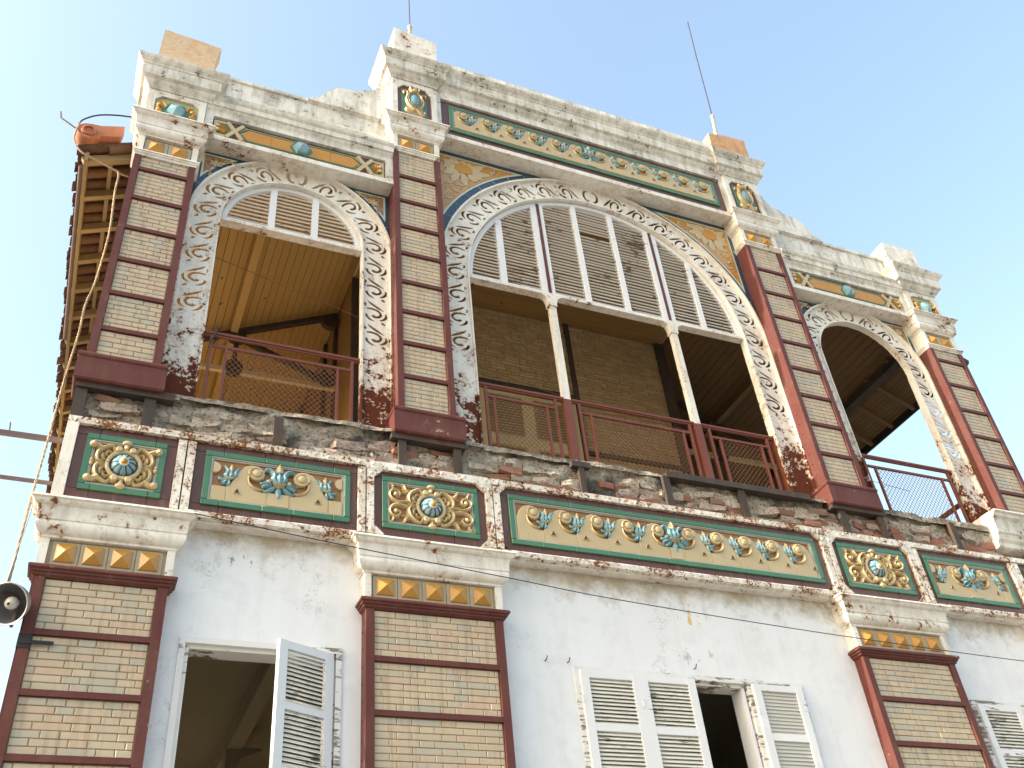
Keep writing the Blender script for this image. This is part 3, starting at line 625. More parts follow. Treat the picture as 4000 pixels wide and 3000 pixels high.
def boss_panel(cx, gw, pw, wide, chamf, label=None):
    js = [cx - .205, cx + .205] if wide else [cx - .21, cx + .21]
    P = panel_base(cx - gw, cx + gw, -.343, .17, 0, cx - pw, cx + pw, -.428 if wide else -.41, .228 if wide else .238, js, chamf, label=label); cz = -.0885
    body = MB(); acanthus(body, cx, cz, .026, wide); part('scroll_relief', body, 'g_cream', P, 40)
    part('rosette', MB().lathe_y(cx, cz, [(.108, .03), (.108, .016), (.10, .008)], 24), 'g_maroon', P, 30)
    dm = MB(); n = 50
    prof = [(.094, .012), (.092, -.008), (.080, -.028), (.060, -.044), (.036, -.052)]
    vs = []; 
    for r_, yy in prof:
        for j in range(n):
            k_ = 1 - (.05 if j % 5 == 0 else 0); vs.append((cx + r_ * k_ * cos(2 * pi * j / n), yy + (.006 if j % 5 == 0 else 0), cz + r_ * k_ * sin(2 * pi * j / n)))
    for i in range(len(prof) - 1):
        for j in range(n):
            dm.cur = 1 if j % 5 == 0 else 0; dm.add([vs[i * n + j], vs[i * n + (j + 1) % n], vs[(i + 1) * n + (j + 1) % n], vs[(i + 1) * n + j]], [(0, 1, 2, 3)])
    part('dome', dm, ['g_blue', 'g_maroon'], P)
    part('ring', MB().lathe_y(cx, cz, [(.036, -.04), (.037, -.058), (.030, -.064)], 16), 'g_line', P, 40)
    part('button', MB().lathe_y(cx, cz, [(.027, -.06), (.025, -.072), (.014, -.082), (.004, -.086)], 14), 'g_gold', P, 50)
boss_panel(-4.996, .301, .378, False, 0, 'left corner relief panel with a blue domed flower')
for sx in (-1, 1): boss_panel(sx * 2.463, .444, .5165, True, .075)
boss_panel(4.996, .301, .378, False, 0)

# ---- white iron framework round the lower panels
yF = -.022
def iron(x0, x1, z0, z1, y0=yF, y1=.08, mat='iron_white2', name='iron_flange', rivets=(), label=None):
    m = MB(); n = max(1, int((x1 - x0) / .4))
    m.box(x0, x1, y0, y1, z0, z1)
    for rx, rz in rivets: m.ell((rx, y0, rz), (.016, .012, .016), 8, 4)
    return part(name, m, mat, B, label=label)
ends = [-5.46, -4.546, -3.052, -1.875, 1.875, 3.052, 4.546, 5.46]
for a, b in zip(ends, ends[1:]):
    zt_, zb_ = (.33 if True else .3), .24
    wide = abs(a + b) / 2 < 2; mid = (a + b) / 2; ismid = abs(mid) < .1; isP2 = 2 < abs(mid) < 3; isL = 3.05 < abs(mid) < 4.5
    zt_ = .30; zb_ = {True: .222}.get(isP2, .24)
    rv = [(a + .06 + i * ((b - a) - .12) / 5, .27) for i in range(6)]
    iron(a, b, zb_, zt_, rivets=rv)
for i, x in enumerate(ends[1:-1]):                      # pairs of angle irons between the panels
    w1 = .07; lo = -.42
    for s_ in (-1, 1):
        xa, xb = (x - w1, x - .006) if s_ < 0 else (x + .006, x + w1)
        iron(xa, xb, lo, .222, yF + .004, .08, 'iron_white2', 'iron_angle', [(x + s_ * .04, z) for z in (-.38, .17)])
    iron(x - .006, x + .006, lo, .222, .01, .08, 'steel_dark', 'joint')
iron(-5.46, -5.374, -.42, .24, yF, .10, 'iron_white', 'iron_angle'); iron(5.374, 5.46, -.42, .24, yF, .1, 'iron_white', 'iron_angle')
# small gusset corners at chamfered panels
def gusset(x, z, sx, sz, c=.085):
    pts = [(x, z), (x + sx * c, z), (x, z + sz * c)]
    if sx * sz < 0: pts = pts[::-1]
    part('gusset', MB().prism(pts, yF + .002, .012), 'iron_white2', B)
for s_ in (-1, 1):
    for (x, sx) in ((s_ * 1.9465, s_), (s_ * 2.9795, -s_)):
        gusset(x, .223, sx, -1); gusset(x, -.425, sx, 1)
    gusset(s_ * 1.80, .243, -s_, -1)
# lower ledge under the three long panels
for a, b in ((-4.50, -3.11), (-1.84, 1.84), (3.11, 4.50)):
    m = MB().sweep([(0, -.42), (.035, -.424), (.040, -.434), (.036, -.478), (.0, -.486)], a, b, .012, .125, False, False, wob=.003)
    part('ledge', m, 'iron_white2', B)
    part('ledge_soffit', MB().box(a, b, .02, .125, -.50, -.484), 'iron_white', B)
# steel stubs and beams in the broken string course
BEAMS = [(-5.415, .30, .62, .09), (-4.887, .30, .62, .09), (-3.828, .30, .61, .08), (-2.715, .30, .64, .075), (-2.186, .30, .64, .075), (-.906, .30, .62, .06), (.055, .30, .66, .075), (.961, .30, .66, .075), (2.25, .30, .6, .08), (2.78, .30, .62, .08), (3.84, .30, .66, .08)]
for x, z0, z1, w_ in BEAMS:
    m = MB().box(x - w_ / 2, x + w_ / 2, -.012, .03, z0, z1); m.box(x - .012, x + .012, -.008, .2, z0, z1 + .01)
    if w_ < .07: m.box(x - .10, x + .10, -.02, .04, z1 - .02, z1 + .04)
    part('steel_stub', m, 'steel_dark', B)
for a, b, z in ((-5.47, -4.70, .60), (-2.82, -2.10, .592), (2.12, 2.85, .60), (.06, 1.85, .655)):
    m = MB().box(a, b, -.03, .14, z, z + .045); m.box(a, b, -.034, -.022, z - .012, z + .055); part('steel_beam', m, 'steel_dark', B)
# rubble band
def rough_slab(x0, x1, z0, z1, yb, amp, seed, nx, nz):
    rg = random.Random(seed); from mathutils import noise as nz_
    m = MB(); vs = []
    for j in range(nz + 1):
        for i in range(nx + 1):
            x = x0 + (x1 - x0) * i / nx; z = z0 + (z1 - z0) * j / nz; p = Vector((x * 3, seed, z * 6))
            d = nz_.fractal(p, .8, 2.2, 5) * amp; zz = z + (nz_.noise(Vector((x * 5, 3, seed))) * .02 if j == nz else 0)
            vs.append((x, yb + d, zz))
    fs = [(j * (nx + 1) + i, j * (nx + 1) + i + 1, (j + 1) * (nx + 1) + i + 1, (j + 1) * (nx + 1) + i) for j in range(nz) for i in range(nx)]
    m.add(vs, fs); t = len(vs)
    top = [(x, .45, z) for x, y, z in vs[nz * (nx + 1):]]; m.add(vs[nz * (nx + 1):] + top, [(i, i + 1, i + 2 + nx, i + 1 + nx) for i in range(nx)])
    return m
band = part('masonry_band', rough_slab(-5.44, 4.50, .29, .70, .075, .05, 5, 420, 18), 'rubble', B)
part('masonry_core', MB().box(-5.42, 5.42, .15, .44, .28, .675), 'rubble', B)
for i_, (a, b) in enumerate(((-5.44, -4.66), (-4.70, -3.1), (-3.1, -1.9), (-1.9, -.9), (-.88, 1.0), (1.0, 3.0), (3.0, 4.5))):   # thin broken render skin left at the top edge
    part('slab_edge', rough_slab(a, b, .655 + random.uniform(-.01, .02), .715, .02 + random.uniform(0, .02), .03, 20 + i_, int((b - a) * 30), 3), 'rubble', band)
def lump(L, H, D, seed, rough=.22):
    rg = random.Random(seed); bm = bmesh.new(); bmesh.ops.create_cube(bm, size=1)
    bmesh.ops.subdivide_edges(bm, edges=bm.edges, cuts=1, use_grid_fill=True)
    for v in bm.verts:
        v.co = Vector((v.co.x * L, v.co.y * D, v.co.z * H)); k = rough * min(L, H, D)
        v.co += Vector((rg.uniform(-k, k), rg.uniform(-k, k), rg.uniform(-k, k))); 
        if rg.random() < .2: v.co *= .88
    me = bpy.data.meshes.new('stone'); bm.to_mesh(me); bm.free(); return me
rg = random.Random(11); lumps = [lump(.17, .062, .12, i) for i in range(6)]; stones = [lump(.24, .10, .12, 20 + i, .2) for i in range(9)]; 
for me in lumps: me.materials.append(MT['red_brick'])
for me in stones: me.materials.append(MT['stone'])
zr = [.335, .40, .468, .54]
for r_, z in enumerate(zr):
    x = -5.33 + rg.uniform(0, .1)
    while x < 4.4:
        bay1 = -4.7 < x < -2.9; redp = .15 if bay1 else (.55 if x > -2.9 else .1); red = rg.random() < redp
        if r_ == 3: red = red and rg.random() < .35
        if x < -4.9 and r_ == 3: red = True
        skip = rg.random() < (.10 if r_ < 3 else .45) or any(abs(x - b_[0]) < .085 for b_ in BEAMS)
        L = rg.uniform(.15, .25) if red else rg.uniform(.18, .34)
        if not skip:
            me = rg.choice(lumps if red else stones); o = link(bpy.data.objects.new('brick' if red else 'stone', me), band, (x + L / 2, .088 + rg.uniform(-.022, .022), z + rg.uniform(-.006, .006)))
            o.scale = (L / (.17 if red else .24), rg.uniform(.6, .95), rg.uniform(.85, 1.2) * (1 if red else .82)); o.rotation_euler = (rg.uniform(-.10, .10), rg.uniform(-.05, .05) + (rg.uniform(-.5, .5) if (x < -4.95 and r_ == 3) else 0), rg.uniform(-.15, .15))
        x += L + rg.uniform(-.01, .015)
# intact string course at the right end
pr = [(0, .87), (.15, .865), (.155, .845), (.13, .83), (.125, .79), (.10, .77), (.085, .74), (.08, .60), (.06, .58), (.05, .52), (.02, .49), (.015, .44), (0, .43)]
part('string_course', MB().sweep(pr, 4.47, 5.5, .0, .25, False, True, wob=.004), 'plaster_trim', B, 35, label='surviving piece of moulded white string course at the right corner')
# shifted: front of the surviving piece stands before the broken band
# ---- arches
yA = .205
def arch_plate(cx, cz, ri, ro, zbot, ncell, L, zend, drop=()):
    rm = (ri + ro) / 2; hw = (ro - ri) / 2; arc = rm * pi / 2; m = MB()
    def mp(s_, t, sg):
        if s_ <= arc: a = s_ / rm; r_ = rm + t; return (cx + sg * r_ * sin(a), cz + r_ * cos(a))
        return (cx + sg * (rm + t), cz - (s_ - arc))
    def strokepoly(pts, ws):
        P, W = catmull(pts, [q * 1.75 for q in ws], 3); a_, b_ = [], []
        for i, (s_, t) in enumerate(P):
            q0, q1 = P[max(i - 1, 0)], P[min(i + 1, len(P) - 1)]; ds, dt = q1[0] - q0[0], q1[1] - q0[1]; l = math.hypot(ds, dt) or 1; w_ = W[i] / 2
            a_.append((s_ - dt / l * w_, t + ds / l * w_)); b_.append((s_ + dt / l * w_, t - ds / l * w_))
        return a_ + b_[::-1]
    mo = [([(.03, -.095), (.13, -.055), (.26, .02), (.385, .092)], [.005, .018, .020, .006]),
          ([(.47, .106), (.58, .116), (.71, .092), (.80, .040)], [.009, .019, .019, .007]),
          ([(.37, -.108), (.345, -.050), (.40, .022), (.53, .054), (.655, .026), (.67, -.024), (.605, -.040)], [.012, .017, .019, .019, .018, .021, .024]),
          ([(.60, -.112), (.71, -.102), (.81, -.066), (.865, -.020)], [.017, .018, .016, .006]),
          ([(.13, -.118), (.20, -.128), (.27, -.112)], [.017, .017, .006]),
          ([(.885, .062), (.93, .092), (.975, .102)], [.020, .017, .006])]
    k_ = hw / .165
    for sg in (-1, 1):
        cells = [(0, .175, 'c')] + [(.175 + i * L, .175 + (i + 1) * L, 'm') for i in range(ncell)]
        s_end = arc + cz - zbot; cells = [c for c in cells if c[1] < s_end - .05]; cells.append((cells[-1][1], s_end, 'p'))
        for s0, s1, ty in cells:
            n = max(2, int((s1 - s0) / .05)); out = [mp(s0 + (s1 - s0) * i / n, hw, sg) for i in range(n + 1)] + [mp(s1 - (s1 - s0) * i / n, -hw, sg) for i in range(n + 1)]
            hs = []
            if ty == 'c': hs = [strokepoly([(.030, .085), (.055, .098), (.088, .062), (.098, .0), (.085, -.060), (.052, -.092), (.030, -.075)], [.020, .020, .020, .021, .020, .018, .016])]
            elif ty == 'm' and cz - (s1 - arc) > zend - .01: hs = [strokepoly([(s0 + u * (s1 - s0), t) for u, t in p_], w_) for p_, w_ in mo]
            hs = [[mp(a, b * k_, sg) for a, b in h] for h in hs]
            join(m, fill2d(out, hs, yA, yA + .012))
    return m, mp, rm, hw, arc
def arch(cx, cz, ri, ro, zbot, ncell, L, zend, louver, label):
    m, mp, rm, hw, arc = arch_plate(cx, cz, ri, ro, zbot, ncell, L, zend)
    A = part('arch_plate', m, 'iron_arch', B, label=label)
    for t, w1, w2, y0, y1, nm in ((hw - .001, .024, .024, yA - .045, yA + .012, 'outer_rim'), (-hw + .001, .016, .016, yA - .03, yA + .06, 'inner_rim')):
        for sg in (-1, 1):
            r_ = MB(); n = 26; s_end = arc + cz - zbot; sa = [arc * i / n for i in range(n)] + [arc + (s_end - arc) * i / 6 for i in range(7)]; vs = []; wb = random.Random(int(cx * 10) + n)
            for s_ in sa:
                for tt, yy in ((t - w1 / 2, y1), (t - w1 / 2, y0), (t + w1 / 2, y0), (t + w1 / 2, y1)): x, z = mp(s_, tt + wb.uniform(-.002, .002), sg); vs.append((x, yy + wb.uniform(-.002, .002), z))
            r_.add(vs, [(i * 4 + j, i * 4 + (j + 1) % 4, (i + 1) * 4 + (j + 1) % 4, (i + 1) * 4 + j) for i in range(len(sa) - 1) for j in range(4)])
            part(nm, r_, 'iron_arch', A)
    rv = MB()
    for sg in (-1, 1):
        for t in (hw - .03, -hw + .028):
            s_ = .06
            while s_ < arc + cz - zbot:
                x, z = mp(s_, t, sg); rv.ell((x, yA, z), (.0085, .008, .0085), 6, 4); s_ += .115
    part('rivet', rv, 'iron_arch', A, 60, kind='stuff')
    return A
arch(0, 3.13, 1.84, 2.172, .68, 14, .345, 1.72, True, 'wide middle arch plate pierced with scrollwork')
for sx in (-1, 1): arch(sx * 3.794, 3.16, .745, 1.052, .68, 9, .325, 1.55, True, 'left arch plate pierced with scrollwork, rusted at the foot' if sx < 0 else 'right arch plate pierced with scrollwork, open sky behind')

# spandrels
def spandrel(cx, cz, ro, xout, ztop, small):
    for sg in (-1, 1):
        r0 = ro + .012; b = .075 if small else .10; n = 16
        def arcpts(r, xa, zt):
            a1 = math.asin(min(1, (abs(xa)) / r)); a0 = math.acos(min(1, (zt - cz) / r)) if zt - cz < r else 0
            return [(cx + sg * r * sin(a0 + (a1 - a0) * i / n), cz + r * cos(a0 + (a1 - a0) * i / n)) for i in range(n + 1)]
        def tri(r, xa, zt): return arcpts(r, xa, zt) + [(cx + sg * xa, zt)]
        S1 = part('spandrel', MB().prism(tri(r0, xout, ztop), yA + .004, yA + .02), 'g_navy', B)
        part('white_line', MB().prism(tri(r0 + b, xout - b * .75, ztop - b * .75), yA - .002, yA + .006), 'g_line', S1)
        c_ = .022; part('flower_tile', MB().prism(tri(r0 + b + c_, xout - b * .75 - c_, ztop - b * .75 - c_), yA - .005, yA + .003), 'spandrel_print' if not small else 'spandrel_print2', S1)
        # navy tile joints
        jt = MB(); k_ = 5 if small else 9
        for i in range(k_):
            a = R(18 + i * (60 / k_)); x, z = cx + sg * r0 * sin(a), cz + r0 * cos(a); x2, z2 = cx + sg * (r0 + b) * sin(a), cz + (r0 + b) * cos(a)
            if abs(x2 - cx) < xout and z2 < ztop: jt.beam((x, yA + .003, z), (x2, yA + .003, z2), .004, .003, (0, 1, 0))
        if jt.v: part('joint', jt, 'g_grey', S1)
        # raised petals and tendrils
        fl = MB(); ol = MB(); y = yA - .005; _st = fl.stroke
        def both(pts, ws, yy, h, n=5): _st(pts, ws, yy - .002, h, n); ol.stroke(pts, [w_ + .012 for w_ in ws], yy, .003, 3)
        fl.stroke = both
        if not small:
            fx, fz = cx + sg * (xout - .40), ztop - .29; rgf = random.Random(17)
            ins = lambda X, Z, m_=.03: math.hypot(X - cx, Z - cz) > r0 + b + c_ + m_ and abs(X - cx) < xout - b * .75 - c_ - m_ and Z < ztop - b * .75 - c_ - m_
            for q, (rr, nn, wd) in enumerate(((.30, 12, .11), (.215, 10, .11), (.155, 8, .09))):
                for i in range(nn):
                    a = 2 * pi * i / nn + q * .35 + .1; r1 = rr
                    while r1 > .12 and not ins(fx + r1 * cos(a) * 1.2, fz + r1 * sin(a)): r1 -= .015
                    if r1 < .125: continue
                    y = yA - .005 - .0035 * q
                    fl.stroke([(fx + .09 * cos(a) * 1.1, fz + .09 * sin(a)), (fx + r1 * .7 * cos(a - .1) * 1.15, fz + r1 * .7 * sin(a - .1)), (fx + r1 * cos(a) * 1.2, fz + r1 * sin(a))], [.03, wd * min(1, r1 / rr + .1), .03], y, .006, 5)
            y = yA - .005; orb = MB().lathe_y(fx, fz, [(.105, yA), (.10, yA - .024), (.03, yA - .028)], 14, 1.15, .9); part('flower_heart', orb, 'g_orange', S1, 30)
            placed = []
            for tr_ in range(900):
                X, Z = cx + sg * rgf.uniform(xout - 1.05, xout - .1), rgf.uniform(ztop - 1.0, ztop - .1)
                if math.hypot((X - fx) / 1.2, Z - fz) < .33 or not ins(X, Z): continue
                horiz = abs(X - fx) > abs(Z - fz); a = (0 if horiz else pi / 2) + rgf.uniform(-.5, .5); l_ = .026; pts = [(X, Z)]; sw = rgf.choice((-1, 1))
                for i in range(6): a += sw * (.75 if i < 3 else -.6); X += l_ * cos(a); Z += l_ * sin(a); pts.append((X, Z))
                if not all(ins(p[0], p[1], .022) for p in pts) or any(math.hypot(p[0] - o_[0], p[1] - o_[1]) < .052 for p in pts for o_ in placed): continue
                placed += pts; fl.stroke(pts, [.006, .020, .030, .034, .028, .018, .006], y, .006, 5)
        else:
            fx, fz = cx + sg * (xout - .19), ztop - .19
            for i in range(6):
                a = 2 * pi * i / 6 + .4; fl.stroke([(fx, fz), (fx + .04 * cos(a), fz + .035 * sin(a)), (fx + .075 * cos(a + .2), fz + .06 * sin(a + .2))], [.012, .036, .01], y, .008)
            for i in range(4): fl.stroke([(fx - sg * (.08 + .05 * i), fz + .05), (fx - sg * (.11 + .05 * i), fz + .08), (fx - sg * (.13 + .05 * i), fz + .055), (fx - sg * (.115 + .05 * i), fz + .045)], [.01, .02, .018, .008], y, .006)
            for i in range(3): fl.stroke([(fx + sg * .06, fz - .10 - .05 * i), (fx + sg * .03, fz - .12 - .05 * i), (fx + sg * .055, fz - .14 - .05 * i)], [.01, .02, .008], y, .006)
        part('petal_relief', fl, 'g_cream', S1, 50); part('petal_outline', ol, 'g_maroon', S1)
def print_mat(name, a, b, c3):
    k = NT(name); n = k.noise(11, 2, .5, dist=1.6); m0 = k.ramp(n, .50, .515); ed = k.math('MULTIPLY', k.ramp(n, .478, .49), k.ramp(n, .53, .518))
    c = k.mix(m0, a, b); c = k.mix(k.math('MULTIPLY', ed, .8), c, c3); k.bump(n, .15, .01); return k.out(c, .2, .5, .5)
MT['spandrel_print'] = print_mat('amber_floral_glaze', (.48, .23, .035, 1), (.52, .29, .07, 1), (.16, .12, .05, 1))
MT['spandrel_print2'] = print_mat('brown_floral_glaze', (.30, .15, .06, 1), (.36, .22, .10, 1), (.12, .08, .04, 1))
spandrel(0, 3.13, 2.172, 2.185, 5.275, False)
for sx in (-1, 1): spandrel(sx * 3.794, 3.16, 1.052, 1.06, 4.155, True)

# beams under the friezes
def rivbeam(x0, x1, zb, zt, yf, yb):
    m = MB().box(x0, x1, yf, yf + .02, zb, zt); m.box(x0, x1, yf + .02, yb, zb, zb + .012); x = x0 + .06
    while x < x1: m.ell((x, yf + .05, zb), (.009, .009, .006), 6, 4); m.ell((x + .06, yf + .15, zb), (.009, .009, .006), 6, 4); x += .18
    part('iron_beam', m, 'iron_white', B, 60)
rivbeam(-2.172, 2.172, 5.272, 5.345, -.004, .26)
for sx in (-1, 1): c = sx * 3.80; rivbeam(c - 1.052, c + 1.052, 4.138, 4.205, .012, .26)
# centre frieze surround
part('frieze_frame', MB().box(-2.17, 2.17, .012, .06, 6.07, 6.19), 'plaster_trim', B)
for s_ in (-1, 1): part('frieze_frame', MB().box(min(s_ * 2.105, s_ * 2.172), max(s_ * 2.105, s_ * 2.172), .012, .06, 5.345, 6.07), 'plaster_trim', B)
# centre frieze backing wall and parapet
part('parapet_wall', MB().box(-2.17, 2.17, .09, .40, 5.345, 6.86), 'plaster_trim', B)
COR = lambda zb, k=1.0: [(0, zb), (.020 * k, zb), (.026 * k, zb + .020), (.050 * k, zb + .045), (.072 * k, zb + .072), (.076 * k, zb + .095), (.112 * k, zb + .112), (.116 * k, zb + .124), (.118 * k, zb + .262), (.130 * k, zb + .272), (.134 * k, zb + .290), (.150 * k, zb + .305), (.168 * k, zb + .330), (.182 * k, zb + .352), (.186 * k, zb + .368), (0, zb + .372)]
part('cornice', MB().sweep(COR(6.195), -2.17, 2.17, .045, .30, False, False, wob=.004), 'plaster_trim', B, 32, label='long moulded cornice over the middle arch')
part('parapet_coping', MB().box(-2.17, 2.17, .0, .42, 6.567, 6.875), 'plaster_trim', B)
# pier blocks with shield panels
def pier(cx, hw, zb, zt_c, label=None):
    part('pier_block', MB().box(cx - hw, cx + hw, .02, .40, zb, zt_c + .05), 'cap_white', B)
    C = part('cornice', MB().sweep(COR(zt_c), cx - hw, cx + hw, .0, .42, wob=.003), 'plaster_trim', B, 32, label=label)
    part('cornice_joint', MB().box(cx - hw + .004, cx + hw - .004, -.003, .02, zt_c - .018, zt_c + .004), 'gasket', C)
for sx in (-1, 1):
    cx = sx * PX; pier(cx, .29, 5.35, 6.19)
    fr = MB(); y0 = -.016
    fr.box(cx - .29, cx - .222, y0, .02, 5.35, 6.175); fr.box(cx + .222, cx + .29, y0, .02, 5.35, 6.175); fr.box(cx - .222, cx + .222, y0 + .002, .02, 6.09, 6.175)
    F_ = part('shield_panel', fr, 'cap_white', B)
    for s_ in (-1, 1):
        pts = [(cx + s_ * .222, 6.092), (cx + s_ * .14, 6.092), (cx + s_ * .222, 5.995)]; part('gusset', MB().prism(pts if s_ < 0 else pts[::-1], y0 + .003, .018), 'cap_white', F_)
    part('border_tile', MB().box(cx - .222, cx + .222, .010, .02, 5.35, 6.09), 'g_purple', F_)
    part('border_tile', MB().cbox(cx - .165, cx + .165, .0, .011, 5.35, 6.01, .003), 'g_green', F_)
    part('centre_tile', MB().box(cx - .105, cx + .105, -.004, .002, 5.35, 5.96), 'g_grey', F_)
    part('shield', MB().lathe_y(cx, 5.805, [(.085, 0), (.083, -.02), (.066, -.040), (.035, -.052), (.01, -.055)], 20, .82, 1.5), 'g_blue', F_, 60)
    s = MB()
    for g_ in (-1, 1):
        T = lambda L: [(cx + g_ * a * .92, b) for a, b in L]
        s.stroke(T([(-.01, 5.60), (.045, 5.635), (.10, 5.70), (.120, 5.79), (.105, 5.88), (.108, 5.935), (.14, 5.955), (.160, 5.93), (.150, 5.90)]), [.018, .028, .030, .030, .026, .024, .022, .018, .012], -.004, .04)
        s.stroke(T([(.015, 5.635), (-.03, 5.585), (-.08, 5.545), (-.125, 5.56), (-.135, 5.60), (-.115, 5.615)]), [.022, .030, .030, .026, .020, .010], -.004, .042)
        s.stroke(T([(.035, 5.965), (.062, 6.005), (.060, 6.045), (.028, 6.055), (.018, 6.03)]), [.022, .028, .026, .022, .012], -.006, .045)
        s.stroke(T([(.0, 5.655), (.050, 5.69), (.086, 5.75), (.092, 5.82), (.078, 5.90), (.035, 5.945), (0, 5.955)]), [.010, .013, .014, .014, .014, .014, .016], -.012, .035)
    s.ell((cx, -.03, 5.985), (.038, .035, .028))
    part('scroll_relief', s, 'g_cream', F_, 45)
    cx = sx * 5.148; pier(cx, .293, 4.183, 4.672)
    y0 = -.016; oct_ = [(-.16, .30), (-.222, .235), (-.222, 0), (.222, 0), (.222, .235), (.16, .30)]
    fr = fill2d([(cx - .293, 4.183), (cx + .293, 4.183), (cx + .293, 4.66), (cx - .293, 4.66)], [[(cx + a, 4.19 + b + .09) if b else (cx + a, 4.19) for a, b in oct_]], y0, .02)
    F_ = part('gem_panel', fr, 'cap_white', B)
    part('ground_tile', MB().box(cx - .225, cx + .225, .006, .02, 4.19, 4.585), 'g_lime', F_); part('centre_tile', MB().prism([(cx + .15 * cos(R(60 * i)), 4.37 + .16 * sin(R(60 * i))) for i in range(6)], -.004, .008), 'g_green', F_)
    gem = MB(); n = 6; vs = [(cx + .105 * cos(R(60 * i + 12)), -.004, 4.37 + .12 * sin(R(60 * i + 12))) for i in range(n)] + [(cx + .088 * cos(R(60 * i + 12)), -.045, 4.37 + .10 * sin(R(60 * i + 12))) for i in range(n)] + [(cx, -.085, 4.37)]
    gem.add(vs, [(i, (i + 1) % n, (i + 1) % n + n, i + n) for i in range(n)] + [(i + n, (i + 1) % n + n, 2 * n) for i in range(n)]); part('gem', gem, 'g_blue', F_)
    s = MB()
    for g_ in (-1, 1):
        for b in (-1, 1): s.ell((cx + g_ * .168, -.02, 4.37 + b * .04), (.034, .03, .028)); s.stroke([(cx + g_ * .10, 4.37 + b * .05), (cx + g_ * .13, 4.37 + b * .10), (cx + g_ * .17, 4.37 + b * .11)], [.02, .036, .014], .004, .035)
        s.ell((cx + g_ * .18, -.028, 4.37), (.015, .02, .015))
    part('leaf_relief', s, 'g_gold', F_, 50)
# parapet blocks on top
def tblock(name, pts, y0, y1, mat, label):
    m = MB().prism(pts, y0, y1); bm = bmesh.new(); part(name, m, mat, B, label=label)
tblock('parapet_block', [(-5.45, 5.02), (-4.845, 5.02), (-4.835, 5.60), (-4.80, 5.80), (-4.842, 5.805), (-5.12, 5.835), (-5.44, 5.86)], .03, .24, 'peach_block', 'tan peeled parapet block on the left corner')
tblock('parapet_block', [(-2.715, 6.55), (-2.115, 6.55), (-2.105, 7.30), (-2.118, 7.345), (-2.28, 7.35), (-2.45, 7.385), (-2.6, 7.40), (-2.69, 7.405)], .03, .30, 'cap_white', 'white parapet block left of the middle bay')
part('parapet_block', MB().prism([(-2.735, 6.56), (-2.715, 6.56), (-2.69, 7.34), (-2.70, 7.34)], .10, .40), 'iron_white', B)
tblock('parapet_block', [(2.15, 6.55), (2.84, 6.55), (2.86, 7.26), (2.52, 7.235), (2.20, 7.17)], .0, .18, 'peach_block2', 'orange stained parapet block right of the middle bay')
tblock('parapet_block', [(4.87, 5.02), (5.47, 5.02), (5.50, 5.66), (5.22, 5.68), (4.885, 5.66)], .0, .30, 'cap_white', 'white parapet block on the right corner')
